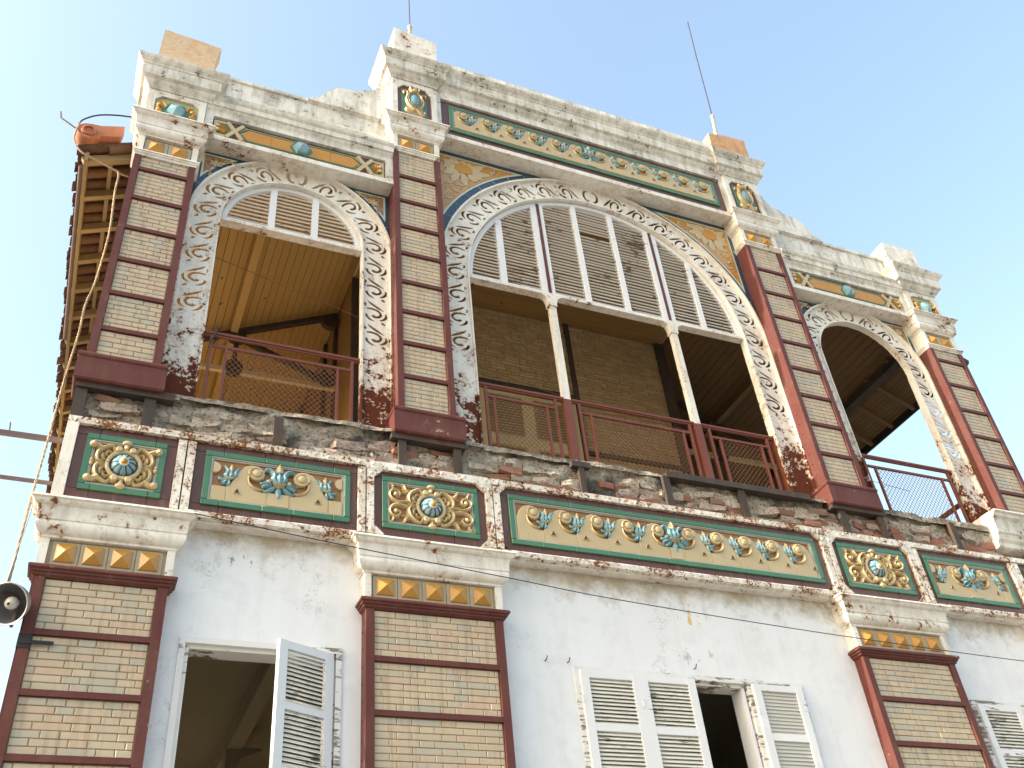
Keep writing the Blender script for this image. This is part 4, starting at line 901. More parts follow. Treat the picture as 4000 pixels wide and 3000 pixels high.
# side bays: frieze, cornice, parapet with scroll ramp
for sx in (-1, 1):
    cx = sx * 3.80; x0, x1 = cx - 1.05, cx + 1.05; y = .04
    part('parapet_wall', MB().box(x0, x1, .12, .40, 4.205, 5.37), 'plaster_trim', B)
    part('parapet_coping', MB().box(x0, x1, .095, .42, 5.36, 5.405), 'plaster_trim', B)
    prf = [(0, 4.585), (.02, 4.587), (.022, 4.60), (.034, 4.62), (.050, 4.638), (.054, 4.655), (.072, 4.664), (.074, 4.742), (.085, 4.75), (.100, 4.77), (.104, 4.79), (.09, 4.806), (.03, 4.815), (0, 4.82)]
    part('cornice', MB().sweep(prf, x0, x1, .045, .15, False, False, wob=.003), 'plaster_trim', B, 35)
    part('cornice', MB().sweep([(0, 5.0), (.02, 5.0), (.035, 5.03), (.03, 5.05), (0, 5.06)], x0, x1, .12, .15, False, False, wob=.003), 'plaster_trim', B, 35)
    a, b = 2.745, 3.76; pts = [(a, 5.37), (b, 5.37), (3.71, 5.43), (3.63, 5.45), (3.58, 5.55), (3.50, 5.66), (3.42, 5.735), (3.34, 5.765), (3.22, 5.78), (3.16, 5.79), (3.14, 5.83), (3.06, 5.855), (2.98, 5.90), (2.935, 5.95), (2.93, 5.985), (2.89, 5.99), (2.90, 6.03), (2.87, 6.09), (2.80, 6.10), (2.745, 6.10)]
    pts = [(sx * p, q) for p, q in pts]; pts = pts if sx > 0 else pts[::-1]
    part('scroll_ramp', MB().prism(pts, .07, .28), 'plaster_trim', B)
    z0, z1 = 4.205, 4.56; fx0, fx1 = cx - .965, cx + .965
    F_ = part('frieze_panel', MB().box(x0, x1, .065, .12, z0, 4.59), 'g_maroon', B)
    for q in ((x0, fx0), (fx1, x1)): part('frame', MB().box(q[0], q[1], .02, .07, z0, 4.59), 'plaster_trim', F_)
    part('frame', MB().box(fx0, fx1, .022, .07, 4.53, 4.59), 'plaster_trim', F_)
    zc = (z0 + 4.53) / 2; hh = .125; yb = .052
    part('ground_tile', MB().box(fx0 + .02, fx1 - .02, yb, .066, zc - hh, zc + hh), 'g_lime', F_)
    part('ground_tile', MB().box(fx0 + .07, fx0 + .19, yb - .004, yb, zc - .085, zc + .085), 'g_green', F_); part('ground_tile', MB().box(fx1 - .19, fx1 - .07, yb - .004, yb, zc - .085, zc + .085), 'g_green', F_)
    xo = .655
    for i in range(4):
        a = -xo + i * xo / 2; b = a + xo / 2; a2, b2 = cx + a + .002, cx + b - .002; h2 = .085
        if i == 0: pl = [(a2, zc), (a2 + .07, zc - h2), (b2, zc - h2), (b2, zc + h2), (a2 + .07, zc + h2)]
        elif i == 3: pl = [(a2, zc - h2), (b2 - .07, zc - h2), (b2, zc), (b2 - .07, zc + h2), (a2, zc + h2)]
        else: pl = [(a2, zc - h2), (b2, zc - h2), (b2, zc + h2), (a2, zc + h2)]
        part('orange_tile', MB().prism(pl, yb - .008, yb - .002), 'g_orange', F_)
    hx = [(-.70, 0), (-.60, -.115), (.60, -.115), (.70, 0), (.60, .115), (-.60, .115)]
    rim = MB()
    for i in range(6):
        p, q = hx[i], hx[(i + 1) % 6]; rim.beam((cx + p[0] * .985, yb - .002, zc + p[1] * .86), (cx + q[0] * .985, yb - .002, zc + q[1] * .86), .016, .012, (0, 1, 0))
    part('green_rim', rim, 'g_green', F_)
    xm = MB()
    for g_ in (-1, 1):
        c_ = cx + g_ * .725
        xm.beam((c_ - .085, yb - .012, zc - .125), (c_ + .085, yb - .012, zc + .125), .042, .022, (0, 1, 0)); xm.beam((c_ - .085, yb - .013, zc + .125), (c_ + .085, yb - .013, zc - .125), .042, .022, (0, 1, 0))
        xm.box(c_ + g_ * .085 - .0, c_ + g_ * .085 + g_ * .14, yb - .012, yb, zc + .095, zc + .125) if g_ > 0 else xm.box(c_ - .225, c_ - .085, yb - .012, yb, zc + .095, zc + .125)
        xm.box(min(c_ + g_ * .085, c_ + g_ * .225), max(c_ + g_ * .085, c_ + g_ * .225), yb - .012, yb, zc - .125, zc - .095); e = c_ + g_ * .21; xm.box(e - .016, e + .016, yb - .011, yb, zc - .095, zc + .095)
    part('cross', xm, 'g_cream', F_)
    tr = MB()
    for g_ in (-1, 1):
        c_ = cx + g_ * .725
        for sg in (-1, 1):
            for k_, (r_, yy) in enumerate(((.05, yb - .004),)): t = [(c_ - r_, zc + sg * .118), (c_ + r_, zc + sg * .118), (c_, zc + sg * .048)]; tr.prism(t if sg < 0 else t[::-1], yy, yb)
    part('triangle_tile', tr, 'g_maroon', F_)
    fl = MB()
    for g_ in (-1, 1):
        c_ = cx + g_ * .885
        for i in range(9):
            a = (pi if g_ > 0 else 0) + R(-80 + 20 * i); fl.stroke([(c_, zc), (c_ + .05 * cos(a), zc + .045 * sin(a)), (c_ + .085 * cos(a), zc + .078 * sin(a))], [.008, .020, .014], yb - .004, .018)
    part('palmette', fl, 'g_gold', F_, 60)
    bt = MB()
    for g_ in (-1, 1):
        for sg in (-1, 1): bt.ell((cx + g_ * .905, yb - .02, zc + sg * .035), (.026, .022, .026))
    part('knob', bt, 'g_cream', F_, 60)
    part('gem_ground', MB().prism([(cx + .125 * cos(R(60 * i)), zc + .13 * sin(R(60 * i))) for i in range(6)], yb - .014, yb - .006), 'g_green', F_)
    gem = MB(); n = 6; vs = [(cx + .098 * cos(R(60 * i)), yb - .014, zc + .105 * sin(R(60 * i))) for i in range(n)] + [(cx + .088 * cos(R(60 * i)), yb - .045, zc + .094 * sin(R(60 * i))) for i in range(n)] + [(cx, yb - .085, zc)]
    gem.add(vs, [(i, (i + 1) % n, (i + 1) % n + n, i + n) for i in range(n)] + [(i + n, (i + 1) % n + n, 2 * n) for i in range(n)]); part('gem', gem, 'g_blue', F_)

# ---- louvred lunettes
def lunette(cx, cz, r, zb, stiles, pitch, mull, label, frame_w=.055):
    yl = yA + .03; n = 40; t = frame_w; m = MB()
    # arched frame
    a0 = math.acos(max(-1, min(1, (zb - cz) / r))); a0 = min(a0, pi / 2 + .05)
    pts = [(cx + r * sin(-a0 + 2 * a0 * i / n), cz + r * cos(-a0 + 2 * a0 * i / n)) for i in range(n + 1)]; pin = [(cx + (r - t) * sin(-a0 + 2 * a0 * i / n), cz + (r - t) * cos(-a0 + 2 * a0 * i / n)) for i in range(n + 1)]
    for i in range(n):
        q = [pts[i], pts[i + 1], pin[i + 1], pin[i]]; vs = [(x, yl, z) for x, z in q] + [(x, yl + .05, z) for x, z in q]; m.add(vs, [(0, 1, 2, 3), (7, 6, 5, 4), (0, 4, 5, 1), (2, 6, 7, 3)])
    m.box(cx - r + .01, cx + r - .01, yl - .002, yl + .05, zb, zb + .05)
    L = part('lunette_louvre', m, 'wood_white', B, label=label)
    part('transom_bar', MB().box(cx - r, cx + r, yl - .035, yl + .06, zb - .035, zb), 'iron_white', L)
    for a, b, mt in stiles: 
        xm_ = max(abs(a - cx), abs(b - cx)); zt_ = cz + math.sqrt(max(.01, (r - .02) ** 2 - xm_ ** 2)); part('stile' if mt == 'wood_white' else 'mullion', MB().box(a, b, yl - (.004 if mt == 'wood_white' else .012), yl + .05, zb + .0, zt_), mt, L)
    edges = sorted([cx - r + t] + [e for a, b, _ in stiles for e in (a, b)] + [cx + r - t]); bays_ = [(edges[i], edges[i + 1]) for i in range(0, len(edges), 2)]
    z = zb + .05 + pitch * .6; d = .025; ca, sa = cos(R(66)), sin(R(66))
    while z < cz + r - t - .02:
        for a, b in bays_:
            if b - a < .02: continue
            hz = math.sqrt(max(0, (r - t + .01) ** 2 - (z + .012 - cz) ** 2)) if z > cz else r; aa, bb = max(a, cx - hz), min(b, cx + hz)
            if bb - aa < .04: continue
            w_ = bb - aa; yc = yl + .022; th = .007; jit = random.uniform(-.004, .004)
            me = MB().add([(0, -d * sa * .8, -d * ca / 2), (w_, -d * sa * .8, -d * ca / 2 + jit * .5), (w_, d * sa * .3, d * ca / 2), (0, d * sa * .3, d * ca / 2), (0, -d * sa * .8 + th, -d * ca / 2 - th * .6), (w_, -d * sa * .8 + th, -d * ca / 2 - th * .6 + jit * .5), (w_, d * sa * .3 + th, d * ca / 2 - th * .6), (0, d * sa * .3 + th, d * ca / 2 - th * .6)], [(0, 1, 2, 3), (7, 6, 5, 4), (0, 4, 5, 1), (2, 6, 7, 3), (0, 3, 7, 4), (1, 5, 6, 2)])
            if random.random() < .015: continue
            part('slat', me, 'slat', L, None, (aa, yc, z + jit))
        z += pitch
    return L
W_ = 'wood_white'
lunette(0, 3.13, 1.825, 3.16, [(-1.415, -1.335, W_), (-.905, -.825, W_), (-.824, -.786, 'burgundy'), (-.785, -.735, W_), (-.325, -.255, W_), (.205, .275, W_), (.715, .785, W_), (.786, .822, 'burgundy'), (.823, .89, W_), (1.27, 1.34, W_)], .0535, None, 'wide fan of white louvre slats filling the middle arch')
lunette(-3.794, 3.16, .735, 3.175, [(-4.055, -3.985, W_), (-3.60, -3.53, W_)], .058, None, 'small fan of white louvre slats in the left arch', .05)

# ---- slender posts in the middle bay
for sx in (-1, 1):
    x = sx * .806 - .005
    P = part('slender_post', MB().box(x - .040, x + .040, yA + .005, yA + .07, 1.62, 3.02), 'iron_white', B)
    part('post_foot', MB().box(x - .043, x + .043, yA + .002, yA + .074, .62, 1.62), 'rail', P)
    cp = [(x - .05, 2.985), (x + .05, 2.985), (x + .055, 3.03), (x + .075, 3.09), (x + .13, 3.125), (x - .13, 3.125), (x - .075, 3.09), (x - .055, 3.03)]
    part('post_bracket', MB().prism(cp, yA - .004, yA + .08), 'iron_white', P)
    part('post_collar', MB().box(x - .052, x + .052, yA - .008, yA + .085, 2.965, 2.985), 'iron_white', P)
# ---- railings
def railing(x0, x1, v, mx0, mx1, label, z0=.80):
    y = yA + .035; m = MB().box(x0, x1, y - .022, y + .022, 1.618, 1.645); m.box(x0, x1, y - .012, y + .012, 1.60, 1.618)
    Rr = part('railing', m, 'rail', B, label=label)
    part('rail', MB().box(v[0], v[-1], y - .012, y + .012, 1.475, 1.503), 'rail', Rr); part('rail', MB().box(v[0] - .01, v[-1] + .01, y - .012, y + .012, z0, z0 + .028), 'rail', Rr)
    for x in v: part('baluster', MB().box(x - .014, x + .014, y - .014, y + .014, z0 - .1, 1.60), 'rail', Rr)
    for x in (mx0, mx1): part('baluster', MB().box(x - .012, x + .012, y - .013, y + .013, z0, 1.475), 'rail', Rr)
    wm = MB(); p = .052; zt_ = 1.475; k = -20; zz0 = z0 + .028; rg_ = random.Random(int(x0 * 100))
    H_ = zt_ - zz0
    n = int((mx1 - mx0 + H_) / p) + 2
    for i in range(n):
        for s_ in (-1, 1):
            # line x = c + s*(z - zz0)*0.85
            q = .88; c = mx0 - H_ * q + i * p * 1.05 if s_ > 0 else mx0 + i * p * 1.05
            if s_ > 0: za = max(zz0, zz0 + (mx0 - c) / q); zb_ = min(zt_, zz0 + (mx1 - c) / q); xa, xb = c + (za - zz0) * q, c + (zb_ - zz0) * q
            else: za = max(zz0, zz0 + (c - mx1) / q); zb_ = min(zt_, zz0 + (c - mx0) / q); xa, xb = c - (za - zz0) * q, c - (zb_ - zz0) * q
            if zb_ - za < .01: continue
            wm.beam((xa, y + s_ * .002, za), (xb, y + s_ * .002 + .001, zb_), .004, .004, (0, 1, 0))
    part('wire_mesh', wm, 'wire', Rr)
railing(-4.53, -3.055, [-4.456, -3.13], -4.315, -3.27, 'left railing with a coiled strap hung on it')
railing(-1.82, -.845, [-1.735, -.95], -1.65, -1.056, 'left part of the middle railing'); railing(-.765, .765, [-.665, .70], -.543, .596, 'centre part of the middle railing'); railing(.845, 1.82, [.955, 1.735], 1.075, 1.63, 'right part of the middle railing')
railing(3.055, 4.53, [3.13, 4.456], 3.27, 4.315, 'right railing against the sky')
# inner red posts at the jambs
for x in (-1.83, 1.83, -3.05, 3.05, -4.54, 4.54):
    s_ = 1 if (x in (-3.05, 1.83, 4.54)) else -1
    part('jamb_angle', MB().box(min(x, x + s_ * .03), max(x, x + s_ * .03), yA + .012, yA + .09, .62, 1.66), 'rail', B)
    part('jamb_angle', MB().box(min(x, x + s_ * .03), max(x, x + s_ * .03), yA + .012, yA + .075, 1.66, 3.15), 'iron_arch', B)

# ---- veranda interior
part('veranda_floor', MB().box(-5.42, 5.42, .30, 10, .50, .655), 'floor', B)
CY = 2.7; CW = 2.45
core = part('inner_wall', MB().box(-CW, CW, CY + .02, CY + .1, .655, 5.26), 'mortar', B, label='ochre brick inner wall of the veranda')
rb = random.Random(5); rest = MB(); cnt = 0
# bricks nearest the openings first: laid from the top right down
H_ = .0565; rows = []
z = 5.24 - H_; 
while z > .66: rows.append(z); z -= H_
for r_, z in enumerate(rows):
    x = -CW + rb.uniform(-.2, 0)
    while x < CW - .01:
        L = rb.choice((.234, .234, .117, .234)); a, b = max(x, -CW), min(x + L, CW); x += L
        if b - a < .03 or (-.78 < (a + b) / 2 < .76 and z < 3.85) or z < 1.5: continue
        yy = CY + rb.uniform(-.004, .004)
        vis = (3.9 < z < 5.2 and -1.2 < a < 1.6) or (2.6 < z <= 3.9 and .8 < a < 1.7)
        if vis and cnt < 300: part('brick', brick_mesh(b - a - .008, H_ - .007, .024, 'inner_brick'), None, core, None, (a, yy, z)); cnt += 1
        else: rest.cbox(a, b - .008, yy, yy + .024, z, z + H_ - .007, .003)
part('brickwork', rest, 'inner_brick', core, kind='stuff')
for x0, x1, z0, z1 in ((-CW - .06, -CW + .10, .66, 5.27), (CW - .10, CW + .06, .66, 5.27), (.77, .84, .66, 5.26), (-.84, -.77, .66, 5.26), (-.80, .77, 3.725, 3.865), (.84, CW - .1, 2.85, 2.92), (-CW + .1, -.84, 2.85, 2.92)):
    part('steel_member', MB().box(x0, x1, CY - .035 + (0 if z1 - z0 > 1 else .003), CY + .03, z0, z1), 'steel_dark', B)
# louvred double door in the inner wall
d = MB()
for x in (-.76, .71): d.box(x, x + .05, CY - .02, CY + .03, .66, 3.725)
for x0 in (-.71, .0):
    x1 = x0 + .71; d.box(x0, x0 + .09, CY - .012, CY + .02, .66, 3.7); d.box(x1 - .09, x1, CY - .012, CY + .02, .66, 3.7)
    for z0, z1 in ((3.64, 3.70), (2.80, 2.97), (2.2, 2.3), (1.4, 1.5), (.66, .8)): d.box(x0 + .09, x1 - .09, CY - .011, CY + .02, z0, z1)
D_ = part('inner_door', d, 'cream_wood', B, label='cream louvred double door in the inner wall')
sm = MB(); w_ = .53; sm.add([(0, -.02, -.018), (w_, -.02, -.018), (w_, .012, .016), (0, .012, .016), (0, -.014, -.024), (w_, -.014, -.024), (w_, .018, .010), (0, .018, .010)], [(0, 1, 2, 3), (7, 6, 5, 4), (0, 4, 5, 1), (2, 6, 7, 3), (0, 3, 7, 4), (1, 5, 6, 2)]); smm = sm.mesh('slat', 'cream_wood')
for x0 in (-.62, .09):
    for z0, z1 in ((2.97, 3.64), (2.3, 2.80)):
        z = z0 + .03
        while z < z1 - .01: part('slat', smm, None, D_, None, (x0, CY, z)); z += .046
part('door_back', MB().box(-.71, .71, CY + .03, CY + .05, .66, 3.72), 'gasket', D_)
# core side walls and core top
for sx in (-1, 1):
    part('core_side_wall', MB().box(min(sx * CW, sx * (CW - .15)), max(sx * CW, sx * (CW - .15)), CY + .1, 10, .655, 5.47), 'ceiling_brown' if sx < 0 else 'brown_shade_boards', B)
    for y in (CY + 1.0, CY + 1.65, CY + 3.3, CY + 5): part('steel_member', MB().box(min(sx * CW, sx * (CW + .05)), max(sx * CW, sx * (CW + .05)), y, y + .1, .655, 5.42), 'steel_dark', B)
# flat gallery ceiling: boards along x, with a hatch panel
ceil = part('gallery_ceiling', MB().box(-2.5, 2.5, .26, CY + .1, 5.27, 5.32), 'cream_wood', B)
y = .3; i = 0
while y < CY:
    for a, b in ((-2.48, .45), (.455, 2.48)):
        part('board', MB().cbox(0, b - a, 0, .1, 0, .014, .0).add([], []), 'ceiling_brown', ceil, None, (a, y, 5.256 - .0006 * (i % 3)))
    y += .105; i += 1
part('ceiling_hatch', MB().box(-.85, .05, 1.55, 2.35, 5.232, 5.256), 'ceiling_brown', ceil); part('hatch_panel', MB().box(-.75, -.05, 1.65, 2.25, 5.220, 5.232), 'ceiling_brown', ceil)
# sloping side ceilings: boards run front to back
def zs(x): return 5.45 - .486 * (abs(x) - 2.5)
for sx in (-1, 1):
    c_ = MB().add([(sx * 2.45, .26, zs(2.45) + .03), (sx * 5.25, .26, zs(5.25) + .03), (sx * 5.25, 10, zs(5.25) + .03), (sx * 2.45, 10, zs(2.45) + .03), (sx * 2.45, .26, zs(2.45) + .05), (sx * 5.25, .26, zs(5.25) + .05), (sx * 5.25, 10, zs(5.25) + .05), (sx * 2.45, 10, zs(2.45) + .05)], [(0, 1, 2, 3), (4, 5, 6, 7), (0, 1, 5, 4), (1, 2, 6, 5), (2, 3, 7, 6), (3, 0, 4, 7)])
    Cc = part('sloping_ceiling', c_, 'gasket', B); x = 2.46; i = 0
    while x < 5.15:
        x2 = x + .096; a, b = (sx * x, zs(x)), (sx * x2, zs(x2)); e = .002 * (i % 2)
        mb = MB().add([(0, 0, 0), (b[0] - a[0], 0, b[1] - a[1]), (b[0] - a[0], 9.6, b[1] - a[1]), (0, 9.6, 0), (0, 0, .02), (b[0] - a[0], 0, b[1] - a[1] + .02), (b[0] - a[0], 9.6, b[1] - a[1] + .02), (0, 9.6, .02)], [(0, 1, 2, 3), (4, 5, 6, 7), (0, 1, 5, 4), (1, 2, 6, 5), (2, 3, 7, 6), (3, 0, 4, 7)])
        part('board', mb, 'yellow' if sx < 0 else 'brown_shade_boards', Cc, None, (a[0], .28, a[1] - e)); x += .103; i += 1
    part('purlin', MB().box(sx * 3.93 - .05, sx * 3.93 + .05, .28, 9.8, zs(3.93) - .14, zs(3.93) - .005), 'yellow' if sx < 0 else 'brown_shade_boards', B)
    part('wall_plate', MB().box(min(sx * 5.12, sx * 5.26), max(sx * 5.12, sx * 5.26), .28, 9.9, 4.0, 4.12), 'steel_dark', B)
    for y in (3.6, 7.2):
        t = MB(); X = lambda x: sx * x
        t.beam((X(5.2), y, zs(5.2) - .12), (X(2.5), y, zs(2.5) - .12), .07, .09, (0, 1, 0)); t.beam((X(3.88), y, zs(3.88) - .1), (X(3.88), y, 3.98), .06, .06, (0, 1, 0))
        t.beam((X(3.88), y, zs(3.88) - .2), (X(2.6), y, 4.05), .07, .07, (0, 1, 0))
        for (px_, pz_) in ((3.88, zs(3.88) - .2), (2.62, 4.07), (3.88, 4.02), (2.6, zs(2.6) - .22)): t.lathe_y(X(px_), pz_, [(.13, y + .04), (.13, y - .04)], 8)
        part('roof_truss', t, 'steel_dark', B)
        part('tie_beam', MB().box(min(X(5.2), X(2.5)), max(X(5.2), X(2.5)), y - .03, y + .03, 3.93, 4.0), 'cream_wood', B)
    # side arcade posts, and parapet
    for y in (2.2, 4.2, 6.2, 8.2): part('side_post', MB().box(min(X(5.2), X(5.32)), max(X(5.2), X(5.32)), y, y + .12, .655, 4.0), 'cream_wood', B)
    for y in ((.36, 4.34, 6.34) if sx < 0 else ()): part('added_sun_screen', MB().box(min(X(5.24), X(5.27)), max(X(5.24), X(5.27)), y, y + 1.82, 1.9, 3.98), 'cream_wood' if sx < 0 else 'brown_shade_boards', B)  # unseen screens added to keep sunlight out of the left gallery
    part('side_rail', MB().box(min(X(5.22), X(5.27)), max(X(5.22), X(5.27)), .3, 9.9, 1.6, 1.65), 'rail', B)
    # eaves: rafters, battens, fascia, gutter, tiles
    ze = zs(6.0)
    y = .42; k = 0
    while y < 9.8:
        part('rafter', MB().beam((X(5.1), y, zs(5.1) - .02), (X(5.93), y, zs(5.93) - .02), .06, .09, (0, 0, 1)), 'eave_wood' if sx < 0 else 'brown_shade_boards', B); y += .49
    if sx > 0:
        sf = part('eave_soffit', MB().add([(5.26, .34, zs(5.26) + .04), (5.9, .34, zs(5.9) + .04), (5.9, 9.9, zs(5.9) + .04), (5.26, 9.9, zs(5.26) + .04)], [(0, 1, 2, 3)]), 'gasket', B); x = 5.27
        while x < 5.88: part('board', MB().add([(0, 0, 0), (.05, 0, -.0243), (.05, 9.5, -.0243), (0, 9.5, 0), (0, 0, .012), (.05, 0, -.012), (.05, 9.5, -.012), (0, 9.5, .012)], [(0, 1, 2, 3), (4, 5, 6, 7), (0, 1, 5, 4), (1, 2, 6, 5), (2, 3, 7, 6), (3, 0, 4, 7)]), 'brown_shade_boards', sf, None, (x, .35, zs(x) + .02)); x += .056
    for x in (5.45, 5.68): part('batten', MB().box(X(x) - .02, X(x) + .02, .34, 9.9, zs(x) + .028, zs(x) + .056), 'eave_wood', B)
    part('fascia', MB().box(min(X(5.88), X(5.915)), max(X(5.88), X(5.915)), .34, 9.9, zs(5.9) - .09, zs(5.9) + .03), 'eave_wood' if sx < 0 else 'gasket', B)
    # clay tiles on top: courses up the slope, each tile a half pipe
    rf = part('roof', MB().add([(X(5.2), .34, zs(5.2) + .075), (X(2.2), .34, zs(2.2) + .075), (X(2.2), 10.1, zs(2.2) + .075), (X(5.2), 10.1, zs(5.2) + .075), (X(5.2), .34, zs(5.2) + .09), (X(2.2), .34, zs(2.2) + .09), (X(2.2), 10.1, zs(2.2) + .09), (X(5.2), 10.1, zs(5.2) + .09)], [(0, 1, 2, 3), (4, 5, 6, 7), (0, 1, 5, 4), (1, 2, 6, 5), (2, 3, 7, 6), (3, 0, 4, 7)]), 'tile', B)
    def tilemesh(up):
        m = MB(); n = 6; L = .40; r_ = .062; vs = []
        for q, rr in ((0, r_), (1, r_ * .86)):
            for j in range(n + 1):
                a = pi * j / n; vs.append((-sx * q * L, -rr * cos(a), (1 if up else -1) * rr * .75 * sin(a) + q * L * .486 * 1.0))
        vs += [(x_, y_, z_ - .012) for x_, y_, z_ in vs]; o = 2 * (n + 1)
        fs = [(j, j + 1, n + 2 + j, n + 1 + j) for j in range(n)] + [(o + j, o + n + 1 + j, o + n + 2 + j, o + j + 1) for j in range(n)] + [(j, o + j, o + j + 1, j + 1) for j in range(n)]
        return m.add(vs, fs).mesh('tile', 'tile', 50)
    cover, pan = tilemesh(True), tilemesh(False); ct = 0; rg_ = random.Random(9)
    for ro_ in range(2):
        y = .36; i = 0
        while y < 9.8:
            x = 6.0 - ro_ * .36 + rg_.uniform(-.02, .02)
            if ct < 300:
                o = part('tile', cover if i % 2 else pan, None, rf, None, (X(x), y, zs(x) + .085 + (.03 if i % 2 else .02) + ro_ * .006)); ct += 1
            y += .083; i += 1
    rest = MB()
    for ro_ in range(2, 9):
        y = .36; i = 0; x = 6.0 - ro_ * .36
        while y < 9.8:
            if i % 2:
                vs = []
                for q, rr in ((0, .062), (1, .054)):
                    for j in range(5): a = pi * j / 4; vs.append((X(x - q * .4), y - rr * cos(a), zs(x - q * .4) + .1 + rr * .75 * sin(a)))
                rest.add(vs, [(j, j + 1, 6 + j, 5 + j) for j in range(4)])
            y += .083; i += 1
    part('tile_rows', rest, 'tile', rf, 50, kind='stuff')
    part('verge_tile', MB().tube([(X(5.72), .36, zs(5.72) + .06), (X(5.1), .36, zs(5.1) + .11), (X(4.0), .37, zs(4.0) + .13)], [.05, .055, .055], 10), 'tile', rf, 60)
    # clay scroll terminal
    tm = MB(); cx_, cz_ = X(5.93), 4.02; yb_ = .22 if sx < 0 else .40
    tm.lathe_y(cx_, cz_, [(.118, yb_ + .14), (.12, yb_ + .02), (.108, yb_), (.075, yb_ + .004), (.070, yb_ - .016), (.05, yb_ - .02), (.045, yb_ + .0), (.02, yb_ - .004)], 24)
    tm.prism([(cx_ - sx * p, cz_ + q) for p, q in ((.0, .125), (.10, .13), (.32, .21), (.30, .03), (.15, -.02), (.05, -.06))][::(1 if sx > 0 else -1)], yb_ + .01, yb_ + .14)
    part('clay_terminal', tm, 'terminal', rf, 40, label='terracotta scroll tile ending the roof edge at the %s corner' % ('left' if sx < 0 else 'right'))
part('core_roof', MB().box(-2.5, 2.5, .40, 10.2, 5.50, 5.56), 'tile', B)
gt = MB().tube([(-5.94, .5, zs(5.94) - .0), (-5.94, 3.3, zs(5.94) - .0)], .028, 8); part('gutter_pipe', gt, 'pole', B, 60)
part('corner_return', MB().box(-5.455, -5.44, .02, .42, -.42, .30), 'iron_white2', B)
part('corner_return', MB().box(-5.445, -5.43, .02, .42, GZ, -.5), 'burgundy', B)

# ================================================================== things fixed to the house
def catpath(P, k=5):
    out = []
    for i in range(len(P) - 1):
        p0, p1, p2, p3 = [Vector(P[j]) for j in (max(i - 1, 0), i, i + 1, min(i + 2, len(P) - 1))]
        for j in range(k): t = j / k; out.append(.5 * (2 * p1 + (p2 - p0) * t + (2 * p0 - 5 * p1 + 4 * p2 - p3) * t * t + (3 * p1 - p0 - 3 * p2 + p3) * t ** 3))
    return out + [Vector(P[-1])]
def twisted(P, r, pitch=.045):
    m = MB(); path = catpath(P, 8)
    for ph in (0, 2.1, 4.2):
        L = 0; q = []
        for i, p in enumerate(path):
            if i: L += (p - path[i - 1]).length
            a = ph + L / pitch * 2 * pi * .5; q.append(p + Vector((cos(a), sin(a), 0)) * r * .55)
        m.tube(q, r * .62, 5)
    return m
tag(part('rope', twisted([(x, .02, z) for x, z in ((-6.0, 3.87), (-6.01, 3.62), (-5.93, 3.45), (-5.80, 3.38), (-5.62, 3.30), (-5.545, 3.25), (-5.535, 2.98), (-5.50, 2.49), (-5.50, 2.14), (-5.515, 1.75), (-5.545, 1.49), (-5.54, 1.20), (-5.55, .92), (-5.56, .66), (-5.565, .30), (-5.57, -.05), (-5.58, -.42), (-5.585, -.9), (-5.59, -1.5), (-5.6, -2.6))], .011), 'rope', None, 60), 'beige twisted rope hanging down the left corner of the house from the roof', 'rope')
tag(part('rope', twisted([(-5.62, .02, 3.30), (-5.52, .03, 3.26), (-5.45, .03, 3.245)], .01), 'rope', None, 60), 'short rope end tied across to the upper left pilaster', 'rope')
tag(part('cable', MB().tube(catpath([(-5.56, .03, 4.16), (-5.70, .04, 4.14), (-5.86, .04, 4.07), (-5.97, .04, 3.96), (-6.01, .03, 3.86)]), .009, 6), 'cable', None, 60), 'dark cable looping from the upper left capital over the clay scroll', 'cable')
tag(part('rod', MB().tube([(-6.20, .05, 3.99), (-6.18, .05, 3.90), (-6.03, .05, 3.80)], .009, 6), 'pole', None, 60), 'bent thin rod sticking out past the clay scroll tile', 'rod')
tag(part('cable', MB().tube(catpath([(-4.43, -.12, -.51), (-3.36, -.15, -.64), (-1.83, -.15, -.775), (-.86, -.15, -.862), (1.0, -.15, -.962), (2.6, -.15, -1.02), (3.9, -.15, -1.055), (7, -.15, -1.1)]), .0042, 6), 'cable', None, 60), 'thin dark cable sagging across the white lower wall', 'cable')
tag(part('cable', MB().tube([(-5.55, .01, -.45), (-5.60, .01, -1.2), (-5.66, .01, -2.6)], .003, 5), 'cable', None, 60), 'very thin wire running down beside the rope at the left edge', 'cable')
tag(part('cable', MB().tube(catpath([(-4.55, .6, 3.0), (-1, .75, 2.2), (1.6, .8, 1.95), (4.5, .9, 1.75)]), .0035, 5), 'wire', None, 60), 'thin wire strung through the arches of the upper veranda', 'cable')
for z0, z1, lb in ((.165, .150, 'upper of two horizontal poles sticking out left of the corner relief panel'), (-.235, -.236, 'lower of two horizontal poles sticking out left of the corner relief panel')):
    m = MB().beam((-5.45, .16, z0), (-7.4, .10, z1 - .03), .030 if z0 > 0 else .022, .040 if z0 > 0 else .026)
    if z0 > 0: m.beam((-5.86, .15, .18), (-5.87, .15, .26), .01, .01)
    tag(part('pole', m, 'pole', None), lb, 'pole', 'poles sticking out at the left corner')
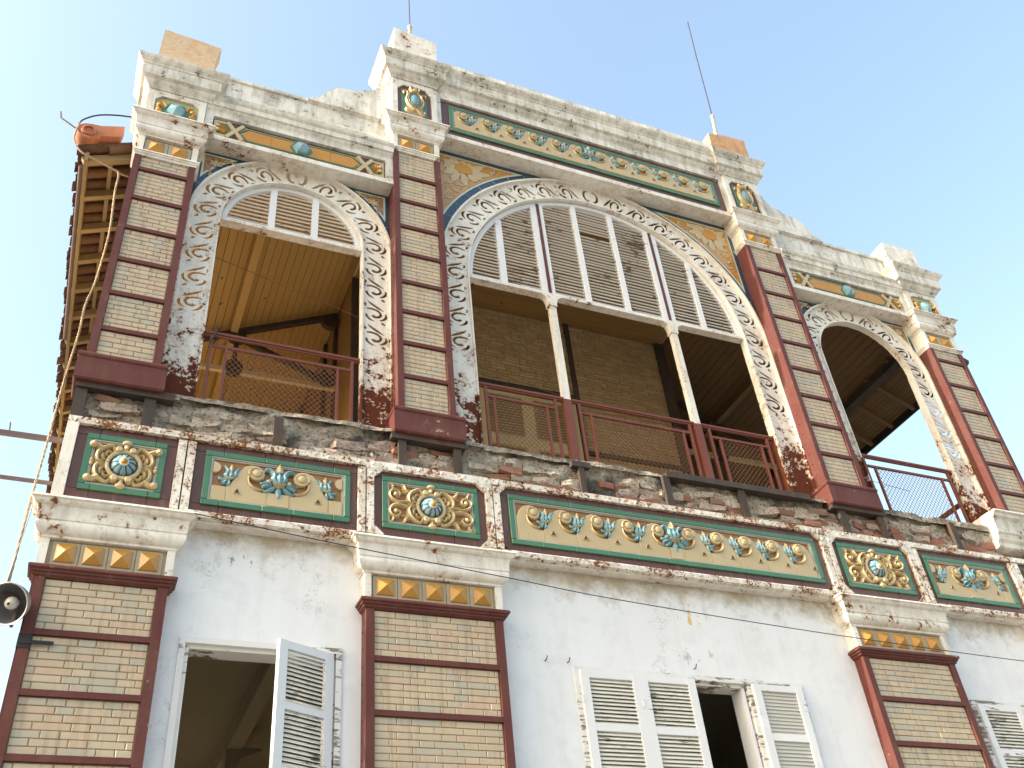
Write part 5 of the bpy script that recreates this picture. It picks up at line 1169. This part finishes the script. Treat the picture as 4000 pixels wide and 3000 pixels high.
# lightning rods
for x, z0, pts, lb in ((-2.435, 7.35, [(-2.435, .14, 7.33), (-2.430, .14, 7.72), (-2.425, .14, 9.3)], 'thin rod standing on the white parapet block'), (2.43, 7.2, [(2.43, .10, 7.18), (2.50, .10, 7.84), (2.62, .10, 9.6), (2.70, .10, 10.62)], 'long thin bent rod standing on the orange parapet block')):
    T_ = link(bpy.data.objects.new('lightning_rod', None), None, pts[0]); tag(T_, lb, 'lightning rod', 'rods on the parapet')
    part('rod', MB().tube(pts[1:], .009 if x < 0 else .011, 6), 'cable', T_, 60)
    part('sleeve', MB().tube(pts[:2], [.03, .022], 8), 'peach_block', T_, 60); part('collar', MB().ell(pts[1], (.035, .035, .04)), 'peach_block', T_, 60)
# coiled strap on the left railing
tag(part('strap', MB().tube(catpath([(-4.47, .20, 1.49), (-4.44, .17, 1.56), (-4.42, .17, 1.64), (-4.42, .20, 1.68), (-4.40, .27, 1.66), (-4.42, .26, 1.56), (-4.46, .24, 1.48)]), .010, 6), 'steel_dark', None, 60), 'dark strap coiled round the top rail in the left arch', 'strap')
# floodlight at the lower left
LP = Vector((-5.515, -.07, -1.345)); FL = link(bpy.data.objects.new('floodlight', None), None, LP); tag(FL, 'round metal reflector floodlight with a white bulb at the left edge', 'floodlight')
def lathe_dir(c, d, prof, n=20):
    d = Vector(d).normalized(); a = d.cross(Vector((0, 0, 1))).normalized(); b = d.cross(a); m = MB(); vs = []
    for r_, t in prof:
        for j in range(n): vs.append(Vector(c) + d * t + (a * cos(2 * pi * j / n) + b * sin(2 * pi * j / n)) * r_)
    m.add(vs, [(i * n + j, i * n + (j + 1) % n, (i + 1) * n + (j + 1) % n, (i + 1) * n + j) for i in range(len(prof) - 1) for j in range(n)]); return m
dr = (-.42, -.80, -.50)
part('reflector', lathe_dir(LP, dr, [(.02, -.07), (.07, -.06), (.11, -.02), (.130, .03), (.140, .08)], 24), 'lamp_metal', FL, 60)
part('reflector_lining', lathe_dir(LP, dr, [(.018, -.06), (.066, -.052), (.104, -.014), (.124, .032), (.135, .078)], 24), 'lamp_in', FL, 60)
part('rim', lathe_dir(LP, dr, [(.134, .078), (.142, .080), (.145, .086), (.141, .090), (.134, .086)], 24), 'lamp_metal', FL, 60)
part('bulb', lathe_dir(LP, dr, [(.02, -.06), (.024, -.03), (.040, .0), (.046, .03), (.036, .058), (.01, .070)], 14), 'bulb', FL, 60)
part('bracket', MB().beam((-5.60, -.08, -1.30), (-5.43, .0, -1.30), .02, .02).beam((-5.5, -.03, -1.30), (-5.5, -.03, -1.50), .02, .02), 'pole', FL)
part('strap_band', MB().box(-5.445, -5.36, -.016, .02, -1.63, -1.53).box(-5.445, -5.22, -.02, -.012, -1.60, -1.575), 'black', FL)
